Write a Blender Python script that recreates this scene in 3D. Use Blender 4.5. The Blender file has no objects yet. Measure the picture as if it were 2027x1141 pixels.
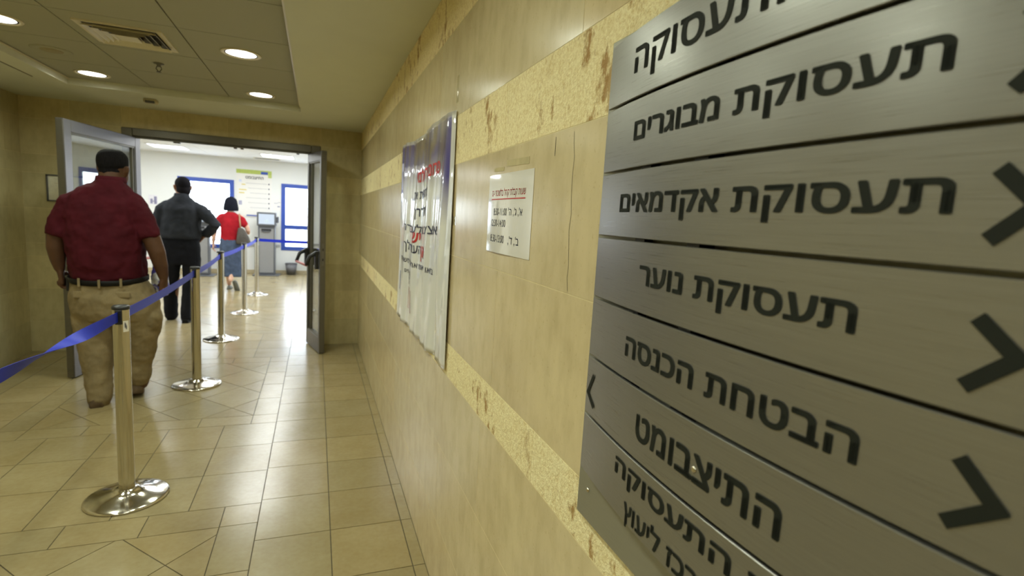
import bpy, bmesh, math, random
from mathutils import Vector, Matrix
from mathutils.geometry import tessellate_polygon
random.seed(7)
scene = bpy.context.scene
COL = scene.collection
PI = math.pi

# ------------------------------------------------------------------ camera
def rot_from(yaw, pitch, roll):
    cyw, sy = math.cos(yaw), math.sin(yaw); cp, sp = math.cos(pitch), math.sin(pitch); cr, sr = math.cos(roll), math.sin(roll)
    f = Vector((sy * cp, cyw * cp, -sp)); r0 = Vector((cyw, -sy, 0)); u0 = r0.cross(f)
    r = r0 * cr + u0 * sr; u = r0 * -sr + u0 * cr
    return Matrix((r, u, -f)).transposed()
cam = bpy.data.cameras.new('camera'); cam_ob = bpy.data.objects.new('camera', cam); COL.objects.link(cam_ob)
cam.sensor_width = 36.0; cam.lens = 1040.5 / 2027 * 36.0; cam.clip_start = 0.02; cam.clip_end = 200
cam_ob.matrix_world = Matrix.Translation((0, 0, 1.45)) @ rot_from(math.radians(20.688), math.radians(7.226), math.radians(3.414)).to_4x4()
cam.dof.use_dof = True; cam.dof.focus_distance = 1.15; cam.dof.aperture_fstop = 5.0
scene.camera = cam_ob

# ------------------------------------------------------------------ exposure, daylight
scene.view_settings.view_transform = 'Standard'; scene.view_settings.look = 'None'
scene.view_settings.gamma = 1.0; scene.view_settings.use_curve_mapping = False
scene.view_settings.exposure = 0.0
world = bpy.data.worlds.new('daylight'); scene.world = world; world.use_nodes = True
bg = world.node_tree.nodes['Background']; bg.inputs[0].default_value = (0.86, 0.93, 1.0, 1); bg.inputs[1].default_value = 9.0
scene.cycles.max_bounces = 10; scene.cycles.diffuse_bounces = 5; scene.cycles.glossy_bounces = 5
scene.cycles.transparent_max_bounces = 16; scene.cycles.caustics_reflective = False; scene.cycles.caustics_refractive = False
scene.cycles.sample_clamp_indirect = 6.0
LAMP_W, HALL_W = 6.8, 16.0
LAMP_COL, HALL_COL = (0.92, 1.0, 0.82), (0.90, 0.97, 1.0)

# ------------------------------------------------------------------ room numbers (metres, camera at x = y = 0)
XR, XL, YF, YH, YB, ZC = 0.447, -2.44, 5.95, 12.62, -2.6, 2.286
HXL, HXR, HZ = -6.2, 3.4, 2.42
YF2 = 6.15

# ------------------------------------------------------------------ materials
def new_mat(name):
    m = bpy.data.materials.new(name); m.use_nodes = True
    nt = m.node_tree; return m, nt, nt.nodes['Principled BSDF']
def N(nt, t, **kw):
    n = nt.nodes.new(t)
    for k, v in kw.items(): setattr(n, k, v)
    return n
def coords(nt, scale=(1, 1, 1)):
    tc = N(nt, 'ShaderNodeTexCoord'); mp = N(nt, 'ShaderNodeMapping'); mp.inputs['Scale'].default_value = scale
    nt.links.new(tc.outputs['Object'], mp.inputs['Vector']); return mp.outputs['Vector']
def noise(nt, vec, scale, detail=3, rough=0.55):
    n = N(nt, 'ShaderNodeTexNoise'); n.inputs['Scale'].default_value = scale; n.inputs['Detail'].default_value = detail
    n.inputs['Roughness'].default_value = rough; nt.links.new(vec, n.inputs['Vector']); return n.outputs['Fac']
def ramp(nt, fac, stops):
    r = N(nt, 'ShaderNodeValToRGB'); e = r.color_ramp.elements
    while len(e) < len(stops): e.new(0.5)
    for el, (p, c) in zip(e, stops): el.position = p; el.color = (*c, 1) if len(c) == 3 else c
    nt.links.new(fac, r.inputs['Fac']); return r.outputs['Color']
def mixc(nt, a, b, fac, mode='MIX'):
    m = N(nt, 'ShaderNodeMix', data_type='RGBA', blend_type=mode)
    for s, v in ((6, a), (7, b)):
        if hasattr(v, 'links'): nt.links.new(v, m.inputs[s])
        else: m.inputs[s].default_value = (*v, 1)
    if hasattr(fac, 'links'): nt.links.new(fac, m.inputs[0])
    else: m.inputs[0].default_value = fac
    return m.outputs[2]
def bump(nt, bs, h, strength, dist=0.002):
    b = N(nt, 'ShaderNodeBump'); b.inputs['Strength'].default_value = strength; b.inputs['Distance'].default_value = dist
    nt.links.new(h, b.inputs['Height']); nt.links.new(b.outputs['Normal'], bs.inputs['Normal'])
def setp(bs, color=None, rough=None, metal=None, spec=None, coat=None, coat_r=None, sheen=None):
    if color is not None: bs.inputs['Base Color'].default_value = (*color, 1)
    if rough is not None: bs.inputs['Roughness'].default_value = rough
    if metal is not None: bs.inputs['Metallic'].default_value = metal
    if spec is not None: bs.inputs['Specular IOR Level'].default_value = spec
    if coat is not None: bs.inputs['Coat Weight'].default_value = coat
    if coat_r is not None: bs.inputs['Coat Roughness'].default_value = coat_r
    if sheen is not None: bs.inputs['Sheen Weight'].default_value = sheen
def plain(name, color, rough=0.5, metal=0.0, var=0.08, scale=30, bmp=0.0, **kw):
    m, nt, bs = new_mat(name); setp(bs, color, rough, metal, **kw)
    v = coords(nt); f = noise(nt, v, scale)
    dk = tuple(c * (1 - var) for c in color); lt = tuple(min(1, c * (1 + var)) for c in color)
    nt.links.new(ramp(nt, f, [(0.3, dk), (0.7, lt)]), bs.inputs['Base Color'])
    if bmp: bump(nt, bs, f, bmp)
    return m
def emit(name, color, strength):
    m, nt, bs = new_mat(name); setp(bs, (0.08, 0.08, 0.09), 0.4)
    bs.inputs['Emission Color'].default_value = (*color, 1); bs.inputs['Emission Strength'].default_value = strength; return m
def tone_attr(nt):
    a = N(nt, 'ShaderNodeAttribute'); a.attribute_name = 'tone'; return a.outputs['Color']

def stone_smooth(name, c1, c2, rough):
    m, nt, bs = new_mat(name); setp(bs, rough=rough, spec=0.5)
    v = coords(nt); a = noise(nt, v, 3.0, 4); b = noise(nt, coords(nt, (1, 1, 0.6)), 17, 4, 0.6); e = noise(nt, coords(nt, (1, 1, 0.12)), 30, 2); d = noise(nt, v, 110, 2)
    c = ramp(nt, a, [(0.3, c1), (0.72, c2)])
    c = mixc(nt, c, ramp(nt, b, [(0.32, (0.80, 0.78, 0.74)), (0.58, (1, 1, 1))]), 0.6, 'MULTIPLY')
    c = mixc(nt, c, ramp(nt, e, [(0.3, (0.85, 0.84, 0.82)), (0.6, (1, 1, 1))]), 0.35, 'MULTIPLY')
    c = mixc(nt, c, ramp(nt, d, [(0.22, (0.75, 0.68, 0.58)), (0.36, (1, 1, 1))]), 0.6, 'MULTIPLY')
    c = mixc(nt, c, tone_attr(nt), 1.0, 'MULTIPLY'); nt.links.new(c, bs.inputs['Base Color'])
    bump(nt, bs, noise(nt, v, 12, 1), 0.04); return m
def stone_rough(name):
    m, nt, bs = new_mat(name); setp(bs, rough=0.75, spec=0.3)
    v = coords(nt); a = noise(nt, v, 140, 3, 0.7); b = noise(nt, coords(nt, (1, 1, 0.6)), 21, 5, 0.66); g = noise(nt, v, 3.2, 2)
    c = ramp(nt, a, [(0.3, (0.74, 0.58, 0.28)), (0.62, (0.96, 0.85, 0.52))])
    st = ramp(nt, b, [(0.55, (0, 0, 0)), (0.64, (1, 1, 1))])
    gate = ramp(nt, g, [(0.36, (0.06, 0.06, 0.06)), (0.52, (0.9, 0.9, 0.9))])
    st = mixc(nt, st, gate, 1.0, 'MULTIPLY')
    c = mixc(nt, c, (0.36, 0.19, 0.05), st); c = mixc(nt, c, tone_attr(nt), 1.0, 'MULTIPLY')
    nt.links.new(c, bs.inputs['Base Color']); bump(nt, bs, a, 0.8, 0.004); return m
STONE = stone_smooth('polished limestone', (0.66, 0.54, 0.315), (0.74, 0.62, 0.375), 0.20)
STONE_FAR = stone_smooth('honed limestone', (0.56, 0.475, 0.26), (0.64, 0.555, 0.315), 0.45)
ROUGHSTONE = stone_rough('bush hammered limestone')
JOINT = plain('wall joint', (0.72, 0.62, 0.36), 0.8)
CRACK = plain('hairline crack', (0.10, 0.08, 0.05), 0.9)
def floor_mat():
    m, nt, bs = new_mat('sandstone floor tile'); setp(bs, rough=0.22, spec=0.5)
    v = coords(nt); a = noise(nt, v, 5, 5, 0.6); b = noise(nt, v, 42, 2, 0.5)
    c = ramp(nt, a, [(0.28, (0.315, 0.25, 0.124)), (0.7, (0.37, 0.308, 0.172))])
    c = mixc(nt, c, ramp(nt, b, [(0.25, (0.9, 0.86, 0.8)), (0.7, (1, 1, 1))]), 0.8, 'MULTIPLY')
    c = mixc(nt, c, tone_attr(nt), 1.0, 'MULTIPLY'); nt.links.new(c, bs.inputs['Base Color'])
    bump(nt, bs, noise(nt, v, 9, 0), 0.02, 0.002); return m
FLOOR = floor_mat()
GROUT = plain('floor grout', (0.085, 0.068, 0.035), 0.8)
PLASTER = plain('ceiling plaster', (0.67, 0.68, 0.57), 0.8, var=0.02, scale=4)
HWALL = plain('hall wall paint', (0.79, 0.80, 0.775), 0.6, var=0.015, scale=3)
HCEIL = plain('hall ceiling paint', (0.86, 0.86, 0.84), 0.7, var=0.02)
def tile_mat():
    m, nt, bs = new_mat('perforated ceiling tile'); setp(bs, rough=0.7, spec=0.3)
    vo = N(nt, 'ShaderNodeTexVoronoi', feature='F1'); vo.inputs['Randomness'].default_value = 0.0; vo.inputs['Scale'].default_value = 160
    nt.links.new(coords(nt), vo.inputs['Vector'])
    nt.links.new(ramp(nt, vo.outputs['Distance'], [(0.22, (0.31, 0.305, 0.23)), (0.36, (0.41, 0.405, 0.32))]), bs.inputs['Base Color']); return m
CTILE = tile_mat()
CGAP = plain('ceiling grid shadow gap', (0.14, 0.12, 0.07), 0.8)
def brushed(name, color, rough, stretch=(4, 4, 260), metal=1.0):
    m, nt, bs = new_mat(name); setp(bs, color, rough, metal)
    f = noise(nt, coords(nt, stretch), 4.0, 4, 0.6)
    nt.links.new(ramp(nt, f, [(0.3, tuple(c * 0.9 for c in color)), (0.7, tuple(min(1, c * 1.08) for c in color))]), bs.inputs['Base Color'])
    nt.links.new(ramp(nt, f, [(0.3, (rough * 0.85,) * 3), (0.7, (rough * 1.2,) * 3)]), bs.inputs['Roughness']); return m
SIGN = brushed('satin anodised aluminium', (0.30, 0.292, 0.272), 0.31, (3, 3, 420), 0.75)
SIGNBACK = brushed('olive grey aluminium', (0.34, 0.33, 0.27), 0.45, (3, 3, 420), 0.6)
VINYL = plain('black vinyl lettering', (0.014, 0.016, 0.012), 0.7, var=0.05, spec=0.2)
STEEL = brushed('polished stainless steel', (0.66, 0.62, 0.55), 0.13, (60, 60, 2))
BRUSH = brushed('brushed stainless tube', (0.62, 0.59, 0.52), 0.12, (30, 30, 1))
ALU = brushed('grey door aluminium', (0.19, 0.18, 0.18), 0.38, (120, 120, 3), 0.8)
DARKALU = brushed('dark door frame metal', (0.15, 0.14, 0.115), 0.42, (5, 5, 80), 0.6)
BLACK = plain('black plastic', (0.012, 0.012, 0.014), 0.38)
GREYPL = plain('dark grey plastic', (0.10, 0.10, 0.11), 0.45)
WHITE = plain('white paper', (0.82, 0.80, 0.76), 0.5, var=0.01)
TRIMW = plain('white enamel trim', (0.72, 0.66, 0.50), 0.4, var=0.02)
BLUEFR = plain('blue window frame paint', (0.035, 0.085, 0.42), 0.4, var=0.05)
RED = plain('red print', (0.55, 0.02, 0.02), 0.5)
INK = plain('navy black print', (0.015, 0.015, 0.05), 0.5)
REDBAR = plain('red bar', (0.50, 0.10, 0.08), 0.35)
BELT = plain('blue belt webbing', (0.018, 0.036, 0.50), 0.45, 0.2, var=0.06, scale=400, spec=0.25)
def glass_mat(name, tint, refl):
    m = bpy.data.materials.new(name); m.use_nodes = True; nt = m.node_tree; nt.nodes.clear()
    o = N(nt, 'ShaderNodeOutputMaterial'); t = N(nt, 'ShaderNodeBsdfTransparent'); g = N(nt, 'ShaderNodeBsdfGlossy'); mx = N(nt, 'ShaderNodeMixShader')
    fr = N(nt, 'ShaderNodeFresnel'); ge = N(nt, 'ShaderNodeNewGeometry'); mi = N(nt, 'ShaderNodeMix'); mi.inputs[2].default_value = refl; mi.inputs[3].default_value = 1 / refl
    nt.links.new(ge.outputs['Backfacing'], mi.inputs[0]); nt.links.new(mi.outputs[0], fr.inputs['IOR'])
    nz = noise(nt, coords(nt), 2.0); tr = ramp(nt, nz, [(0, tuple(c * 0.98 for c in tint)), (1, tint)]); nt.links.new(tr, t.inputs['Color'])
    g.inputs['Roughness'].default_value = 0.01; g.inputs['Color'].default_value = (1, 1, 1, 1)
    nt.links.new(fr.outputs[0], mx.inputs[0]); nt.links.new(t.outputs[0], mx.inputs[1]); nt.links.new(g.outputs[0], mx.inputs[2]); nt.links.new(mx.outputs[0], o.inputs['Surface']); return m
GLASS = glass_mat('door glass', (0.80, 0.83, 0.80), 2.25)
WGLASS = glass_mat('window glass', (0.95, 0.97, 0.98), 1.4)
FILM = glass_mat('clear plastic film', (0.97, 0.97, 0.95), 1.12)
def cloth(name, c, rough=0.85, var=0.18, sc=9, weave=300):
    m, nt, bs = new_mat(name); setp(bs, c, rough, spec=0.15)
    v = coords(nt); a = noise(nt, v, sc, 4); w = noise(nt, v, weave, 2)
    cc = ramp(nt, a, [(0.3, tuple(x * (1 - var) for x in c)), (0.7, tuple(min(1, x * (1 + var)) for x in c))])
    cc = mixc(nt, cc, ramp(nt, w, [(0.35, (0.8, 0.8, 0.8)), (0.6, (1, 1, 1))]), 0.7, 'MULTIPLY')
    nt.links.new(cc, bs.inputs['Base Color']); bump(nt, bs, w, 0.12, 0.001); return m
MAROON = cloth('maroon pique cotton', (0.062, 0.006, 0.012))
KHAKI = cloth('khaki cotton twill', (0.25, 0.195, 0.11))
CHARCOAL = cloth('charcoal cotton', (0.026, 0.028, 0.033))
BLACKTR = cloth('black trouser wool', (0.008, 0.008, 0.010))
REDTEE = cloth('red jersey', (0.37, 0.012, 0.020))
DENIM = cloth('washed blue denim', (0.068, 0.092, 0.145), var=0.25, sc=14)
def skin(name, c):
    m, nt, bs = new_mat(name); setp(bs, c, 0.5, spec=0.35); bs.inputs['Subsurface Weight'].default_value = 0.05
    bs.inputs['Subsurface Radius'].default_value = (0.01, 0.004, 0.002)
    nt.links.new(ramp(nt, noise(nt, coords(nt), 22, 4), [(0.3, tuple(x * 0.88 for x in c)), (0.7, tuple(x * 1.08 for x in c))]), bs.inputs['Base Color']); return m
SKIN_TAN = skin('tanned skin', (0.092, 0.041, 0.021)); SKIN_DARK = skin('brown skin', (0.26, 0.12, 0.065)); SKIN_FAIR = skin('fair skin', (0.62, 0.37, 0.26))
def hair_mat(name, c):
    m, nt, bs = new_mat(name); setp(bs, c, 0.8, spec=0.08); f = noise(nt, coords(nt, (90, 90, 8)), 3, 4)
    nt.links.new(ramp(nt, f, [(0.3, tuple(x * 0.6 for x in c)), (0.7, tuple(x * 1.5 for x in c))]), bs.inputs['Base Color']); bump(nt, bs, f, 0.4, 0.004); return m
HAIR = hair_mat('black hair', (0.008, 0.007, 0.008)); HAIRB = hair_mat('blue black bobbed hair', (0.010, 0.011, 0.018))
LEATHER = plain('black leather', (0.006, 0.0055, 0.0055), 0.5, bmp=0.1, spec=0.2); SUEDE = plain('brown suede', (0.10, 0.065, 0.035), 0.8, var=0.2)
BAGMAT = plain('taupe leather', (0.06, 0.05, 0.038), 0.5, var=0.12, scale=12, bmp=0.1); STRAP = plain('tan leather strap', (0.36, 0.21, 0.11), 0.5); SHOEG = plain('grey green shoe sole', (0.15, 0.155, 0.13), 0.6)
EYEW = plain('eye', (0.7, 0.68, 0.64), 0.2, var=0.01)

# ------------------------------------------------------------------ mesh helpers
def empty(name, loc=(0, 0, 0), rotz=0.0, label=None, cat=None, group=None):
    o = bpy.data.objects.new(name, None); COL.objects.link(o); o.location = loc; o.rotation_euler = (0, 0, rotz); o.empty_display_size = 0.1
    return tag(o, label, cat, group)
def tag(o, label=None, cat=None, group=None, kind=None):
    if label: o['label'] = label
    if cat: o['category'] = cat
    if group: o['group'] = group
    if kind: o['kind'] = kind
    return o
def obj(name, bm, mat, parent=None, smooth=False, bevel=0, angle=35):
    me = bpy.data.meshes.new(name); bmesh.ops.recalc_face_normals(bm, faces=bm.faces) if bm.faces else None
    bm.to_mesh(me); bm.free()
    for m in (mat if isinstance(mat, (list, tuple)) else [mat]): me.materials.append(m)
    if smooth:
        me.polygons.foreach_set('use_smooth', [True] * len(me.polygons))
    o = bpy.data.objects.new(name, me); COL.objects.link(o)
    if parent: o.parent = parent
    if bevel:
        b = o.modifiers.new('bevel', 'BEVEL'); b.width = bevel; b.segments = 2; b.limit_method = 'ANGLE'; b.angle_limit = math.radians(angle)
    return o
def box(bm, x0, x1, y0, y1, z0, z1, mi=0):
    v = [bm.verts.new((x, y, z)) for z in (z0, z1) for y in (y0, y1) for x in (x0, x1)]
    for f in ((0, 2, 3, 1), (4, 5, 7, 6), (0, 1, 5, 4), (2, 6, 7, 3), (0, 4, 6, 2), (1, 3, 7, 5)):
        bm.faces.new([v[i] for i in f]).material_index = mi
    return v
def mbox(*a, mi=0):
    bm = bmesh.new(); box(bm, *a, mi=mi); return bm
def lathe(bm, prof, seg=48, c=(0, 0, 0), close=True):
    rings = []
    for r, z in prof:
        if r < 1e-6: rings.append([bm.verts.new((c[0], c[1], c[2] + z))])
        else: rings.append([bm.verts.new((c[0] + r * math.cos(2 * PI * k / seg), c[1] + r * math.sin(2 * PI * k / seg), c[2] + z)) for k in range(seg)])
    for a, b in zip(rings, rings[1:]):
        for k in range(seg):
            q = (k + 1) % seg
            if len(a) == 1 and len(b) > 1: bm.faces.new((a[0], b[k], b[q]))
            elif len(b) == 1 and len(a) > 1: bm.faces.new((a[k], b[0], a[q]))
            elif len(a) > 1: bm.faces.new((a[k], a[q], b[q], b[k]))
    if close:
        if len(rings[0]) > 1: bm.faces.new(rings[0])
        if len(rings[-1]) > 1: bm.faces.new(rings[-1])
    return bm
def frame_for(t, ref):
    t = t.normalized(); s = ref.cross(t)
    if s.length < 1e-4: s = Vector((1, 0, 0)).cross(t)
    if s.length < 1e-4: s = Vector((0, 1, 0)).cross(t)
    s.normalize(); return s, t.cross(s)
def tube(bm, pts, rad, seg=14, ref=(0, 1, 0), cap=True):
    """closed tube through points; rad = number or (a, b) per point; rounded ends"""
    P = [Vector(p) for p in pts]; R = [(r, r) if not isinstance(r, (tuple, list)) else r for r in rad]; ref = Vector(ref)
    seq = []
    n = len(P)
    for i in range(n):
        t = (P[min(i + 1, n - 1)] - P[max(i - 1, 0)])
        seq.append((P[i], t.normalized(), R[i]))
    if cap:
        out = []
        p, t, r = seq[0]; m = min(r)
        for k in (0.15, 0.6): out.append((p - t * m * math.sqrt(1 - k * k) * 0.9, t, (r[0] * k, r[1] * k)))
        out += seq
        p, t, r = seq[-1]; m = min(r)
        for k in (0.6, 0.15): out.append((p + t * m * math.sqrt(1 - k * k) * 0.9, t, (r[0] * k, r[1] * k)))
        seq = out
    rings = []
    for p, t, r in seq:
        s, u = frame_for(t, ref)
        rings.append([bm.verts.new(p + s * (r[0] * math.cos(2 * PI * k / seg)) + u * (r[1] * math.sin(2 * PI * k / seg))) for k in range(seg)])
    for a, b in zip(rings, rings[1:]):
        for k in range(seg):
            q = (k + 1) % seg; bm.faces.new((a[k], a[q], b[q], b[k]))
    bm.faces.new(rings[0]); bm.faces.new(rings[-1]); return bm
def loft(bm, rings, seg=28, pw=2.0):
    """horizontal rings (z, cx, cy, rx, ry)"""
    rr = []
    for z, cx, cy, rx, ry in rings:
        ring = []
        for k in range(seg):
            a = 2 * PI * k / seg; c, s = math.cos(a), math.sin(a)
            ring.append(bm.verts.new((cx + rx * math.copysign(abs(c) ** (2 / pw), c), cy + ry * math.copysign(abs(s) ** (2 / pw), s), z)))
        rr.append(ring)
    for a, b in zip(rr, rr[1:]):
        for k in range(seg):
            q = (k + 1) % seg; bm.faces.new((a[k], a[q], b[q], b[k]))
    bm.faces.new(rr[0]); bm.faces.new(rr[-1]); return bm
def ball(bm, c, r, seg=20, rot=None):
    m = Matrix.Translation(c) @ (rot.to_4x4() if rot else Matrix()) @ Matrix.Diagonal((*(r if isinstance(r, (tuple, list)) else (r, r, r)), 1))
    bmesh.ops.create_uvsphere(bm, u_segments=seg, v_segments=seg // 2 + 2, radius=1, matrix=m); return bm
_tex = {}
def soft(name, bm, mat, parent, vox, it=6, wrinkle=0.0, wscale=0.12):
    """one continuous surface from overlapping volumes"""
    o = obj(name, bm, mat, parent, smooth=True)
    r = o.modifiers.new('surface', 'REMESH'); r.mode = 'VOXEL'; r.voxel_size = vox; r.use_smooth_shade = True
    s = o.modifiers.new('smooth', 'SMOOTH'); s.factor = 0.5; s.iterations = it
    if wrinkle:
        if wscale not in _tex:
            t = bpy.data.textures.new('folds', 'CLOUDS'); t.noise_scale = wscale; t.noise_depth = 2; _tex[wscale] = t
        d = o.modifiers.new('folds', 'DISPLACE'); d.texture = _tex[wscale]; d.strength = wrinkle; d.mid_level = 0.5; d.texture_coords = 'LOCAL'
    return o
def heb(s): return s[::-1]
def text_geo(s, space=1.0):
    """outlines of the text, each outer contour filled on its own together with its counters"""
    cu = bpy.data.curves.new('outline', 'FONT'); cu.body = s; cu.size = 1.0; cu.space_character = space; cu.resolution_u = 5; cu.fill_mode = 'NONE'
    o = bpy.data.objects.new('outline', cu); COL.objects.link(o)
    dg = bpy.context.evaluated_depsgraph_get(); ev = o.evaluated_get(dg); me = ev.to_mesh()
    co = [(v.co.x, v.co.y) for v in me.vertices]; nx = {}
    for e in me.edges:
        for p, q in (tuple(e.vertices), tuple(e.vertices)[::-1]): nx.setdefault(p, []).append(q)
    ev.to_mesh_clear(); bpy.data.objects.remove(o); bpy.data.curves.remove(cu)
    seen = set(); loops = []
    for st in range(len(co)):
        if st in seen or st not in nx: continue
        lp = [st]; seen.add(st); cur = st
        while True:
            n = [k for k in nx[cur] if k not in seen]
            if not n: break
            cur = min(n, key=lambda k: abs(k - cur)); seen.add(cur); lp.append(cur)
        pts = [co[k] for k in lp]; loops.append(pts)
    # vertices are stored in contour order, so orientation survives: sign of area separates outlines from counters
    def area(p): return sum(a[0] * b[1] - b[0] * a[1] for a, b in zip(p, p[1:] + p[:1])) / 2
    def inside(pt, p):
        c = False
        for a, b in zip(p, p[1:] + p[:1]):
            if (a[1] > pt[1]) != (b[1] > pt[1]) and pt[0] < (b[0] - a[0]) * (pt[1] - a[1]) / (b[1] - a[1]) + a[0]: c = not c
        return c
    holes = {i for i, p in enumerate(loops) if any(k != i and abs(area(q)) > abs(area(p)) and all(inside(t, q) for t in p) for k, q in enumerate(loops))}
    vs, fs = [], []
    for i, p in enumerate(loops):
        if i in holes: continue
        grp = [p] + [loops[k] for k in holes if all(inside(t, p) for t in loops[k])]
        flat = [Vector((x, y, 0)) for g in grp for x, y in g]; b0 = len(vs); vs += [tuple(v) for v in flat]
        for t in tessellate_polygon([[Vector((x, y, 0)) for x, y in g] for g in grp]): fs.append(tuple(b0 + k for k in t))
    return vs, fs
CAPH = None
def lettering(s, mat, parent, mapfn, u0, u1, base, h, bold=0.012, space=1.03, words=True):
    """one mesh per word, fitted between u0 and u1, letter height h above base; strokes thickened by bold; mapfn(u, v) gives the point"""
    global CAPH
    if CAPH is None:
        v, f = text_geo('ח'); CAPH = max(p[1] for p in v) - min(p[1] for p in v)
    vs, fs = text_geo(s, space)
    a = min(p[0] for p in vs) - bold; b = max(p[0] for p in vs) + bold; k = (u1 - u0) / (b - a); kv = h / (CAPH + 2 * bold)
    ext = sorted((min(vs[i][0] for i in f), max(vs[i][0] for i in f)) for f in fs); cuts = []; end = ext[0][1]
    for p, q in ext:
        if words and p - end > 0.17: cuts.append((p + end) / 2)
        end = max(end, q)
    cuts = [-1e9] + cuts + [1e9]
    shifts = [(0, 0)] if not bold else [(0, 0)] + [(bold * math.cos(t), bold * math.sin(t)) for t in [2 * PI * i / 8 + PI / 8 for i in range(8)]]
    for c0, c1 in zip(cuts, cuts[1:]):
        sel = [f for f in fs if c0 < vs[f[0]][0] < c1]
        if not sel: continue
        bm = bmesh.new()
        for dx, dy in shifts:
            used = {}
            for f in sel:
                for i in f:
                    if i not in used: used[i] = bm.verts.new(mapfn(u0 + (vs[i][0] + dx - a) * k, base + (vs[i][1] + dy + bold) * kv))
                try: bm.faces.new([used[i] for i in f])
                except ValueError: pass
        me = bpy.data.meshes.new('word'); bm.to_mesh(me); bm.free(); me.materials.append(mat)
        o = bpy.data.objects.new('word', me); COL.objects.link(o); o.parent = parent

# ------------------------------------------------------------------ setting
def clip(poly, nx, ny, d):
    out = []
    for i in range(len(poly)):
        p, q = poly[i], poly[(i + 1) % len(poly)]; a = p[0] * nx + p[1] * ny - d; b = q[0] * nx + q[1] * ny - d
        if a <= 0: out.append(p)
        if (a < 0 < b) or (b < 0 < a):
            t = a / (a - b); out.append((p[0] + (q[0] - p[0]) * t, p[1] + (q[1] - p[1]) * t))
    return out
def inset_poly(poly, g):
    area = sum(p[0] * q[1] - q[0] * p[1] for p, q in zip(poly, poly[1:] + poly[:1]))
    if area < 0: poly = poly[::-1]
    res = poly
    for p, q in zip(poly, poly[1:] + poly[:1]):
        dx, dy = q[0] - p[0], q[1] - p[1]; L = math.hypot(dx, dy)
        if L < 1e-6: continue
        nx, ny = dy / L, -dx / L
        res = clip(res, nx, ny, nx * p[0] + ny * p[1] - g)
        if len(res) < 3: return []
    return res
def tiled_mesh(name, polys, to3, depth, gap, mats, mi_of=None, backing=None, tone=(0.9, 1.06), kind='structure'):
    """slabs or tiles with open joints: each polygon raised by depth over its backing"""
    bm = bmesh.new(); cl = bm.loops.layers.float_color.new('tone')
    for poly, mi in polys:
        q = inset_poly(poly, gap)
        if len(q) < 3: continue
        t = random.uniform(*tone); w = random.uniform(-0.02, 0.02); col = (t + w, t, t - w * 1.5, 1)
        top = [bm.verts.new(to3(x, y, depth)) for x, y in q]; low = [bm.verts.new(to3(x, y, 0)) for x, y in q]
        fs = [bm.faces.new(top)] + [bm.faces.new((low[i], low[(i + 1) % len(q)], top[(i + 1) % len(q)], top[i])) for i in range(len(q))]
        for f in fs:
            f.material_index = mi
            for l in f.loops: l[cl] = col
    for r in backing:
        f = bm.faces.new([bm.verts.new(to3(x, y, 0)) for x, y in r]); f.material_index = len(mats) - 1
        for l in f.loops: l[cl] = (1, 1, 1, 1)
    bmesh.ops.recalc_face_normals(bm, faces=bm.faces)
    me = bpy.data.meshes.new(name); bm.to_mesh(me); bm.free()
    for m in mats: me.materials.append(m)
    o = bpy.data.objects.new(name, me); COL.objects.link(o); return tag(o, kind=kind)
def rect(x0, x1, y0, y1): return [(x0, y0), (x1, y0), (x1, y1), (x0, y1)]

# floor: columns of 31 cm tiles each side, in the middle strips framing diagonal panels
CX, CY = 0.3125, 0.348
polys = []
ylines = [2.02 + CY * k for k in range(-16, 32)]
x_right = [-0.2375, 0.077, 0.395, XR]
x = XR
while x < HXR: x_right.append(x + CX if x + CX < HXR else HXR); x += CX
x_left = [-1.80]
x_left += [-2.1125, XL]
while x_left[-1] > HXL: x_left.append(max(HXL, x_left[-1] - CX))
for ys, ye in zip(ylines, ylines[1:]):
    for xs in (x_right, x_left[::-1]):
        for a, b in zip(xs, xs[1:]):
            if b - a < 0.02: continue
            s, e = max(ys, YB), min(ye, YH)
            if e - s < 0.02: continue
            if (s + e) / 2 < YF + 0.1 and (b > XR + 0.01 or a < XL - 0.01): continue
            polys.append((rect(a, b, s, e), 0))
PER = 8 * CY
for k in range(-2, 5):
    o = k * PER
    for j in range(3):                                   # plain rows
        for i in range(5):
            polys.append((rect(-0.2375 - CX * (i + 1), -0.2375 - CX * i, 2.69 + o + j * 0.354, 2.69 + o + (j + 1) * 0.354), 0))
    for y0, y1 in ((2.515, 2.69), (3.752, 3.91)):        # cross strips, half a tile out of step
        xs = [-0.2375, -0.395, -0.7075, -1.02, -1.3325, -1.645, -1.80]
        for a, b in zip(xs, xs[1:]): polys.append((rect(b, a, y0 + o, y1 + o), 0))
    y0, y1 = 3.91 + o, 2.515 + PER + o                   # diagonal panel between side strips
    h = (y1 - y0) / 4
    for j in range(4):
        polys.append((rect(-0.395, -0.2375, y0 + h * j, y0 + h * (j + 1)), 0)); polys.append((rect(-1.80, -1.645, y0 + h * j, y0 + h * (j + 1)), 0))
    S = math.sqrt(2) * CX; A = 0.405; 
    for i in range(-9, 10):
        for j in range(-9, 10):
            # lattice in (p = u + v, q = u - v), u = x / CX, v = y / CY
            def pt(p, q): return (-0.405 + CX * (p + q) / 2, y0 + 0.01 + CY * (p - q) / 2)
            r2 = math.sqrt(2); q0 = (-0.293 / CX)
            poly = [pt(i * r2, j * r2 + q0), pt((i + 1) * r2, j * r2 + q0), pt((i + 1) * r2, (j + 1) * r2 + q0), pt(i * r2, (j + 1) * r2 + q0)]
            for nx, ny, d in ((1, 0, -0.395), (-1, 0, 1.645), (0, 1, y1), (0, -1, -y0)):
                poly = clip(poly, nx, ny, d)
                if len(poly) < 3: break
            if len(poly) >= 3: polys.append((poly, 0))
pp = []
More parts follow.
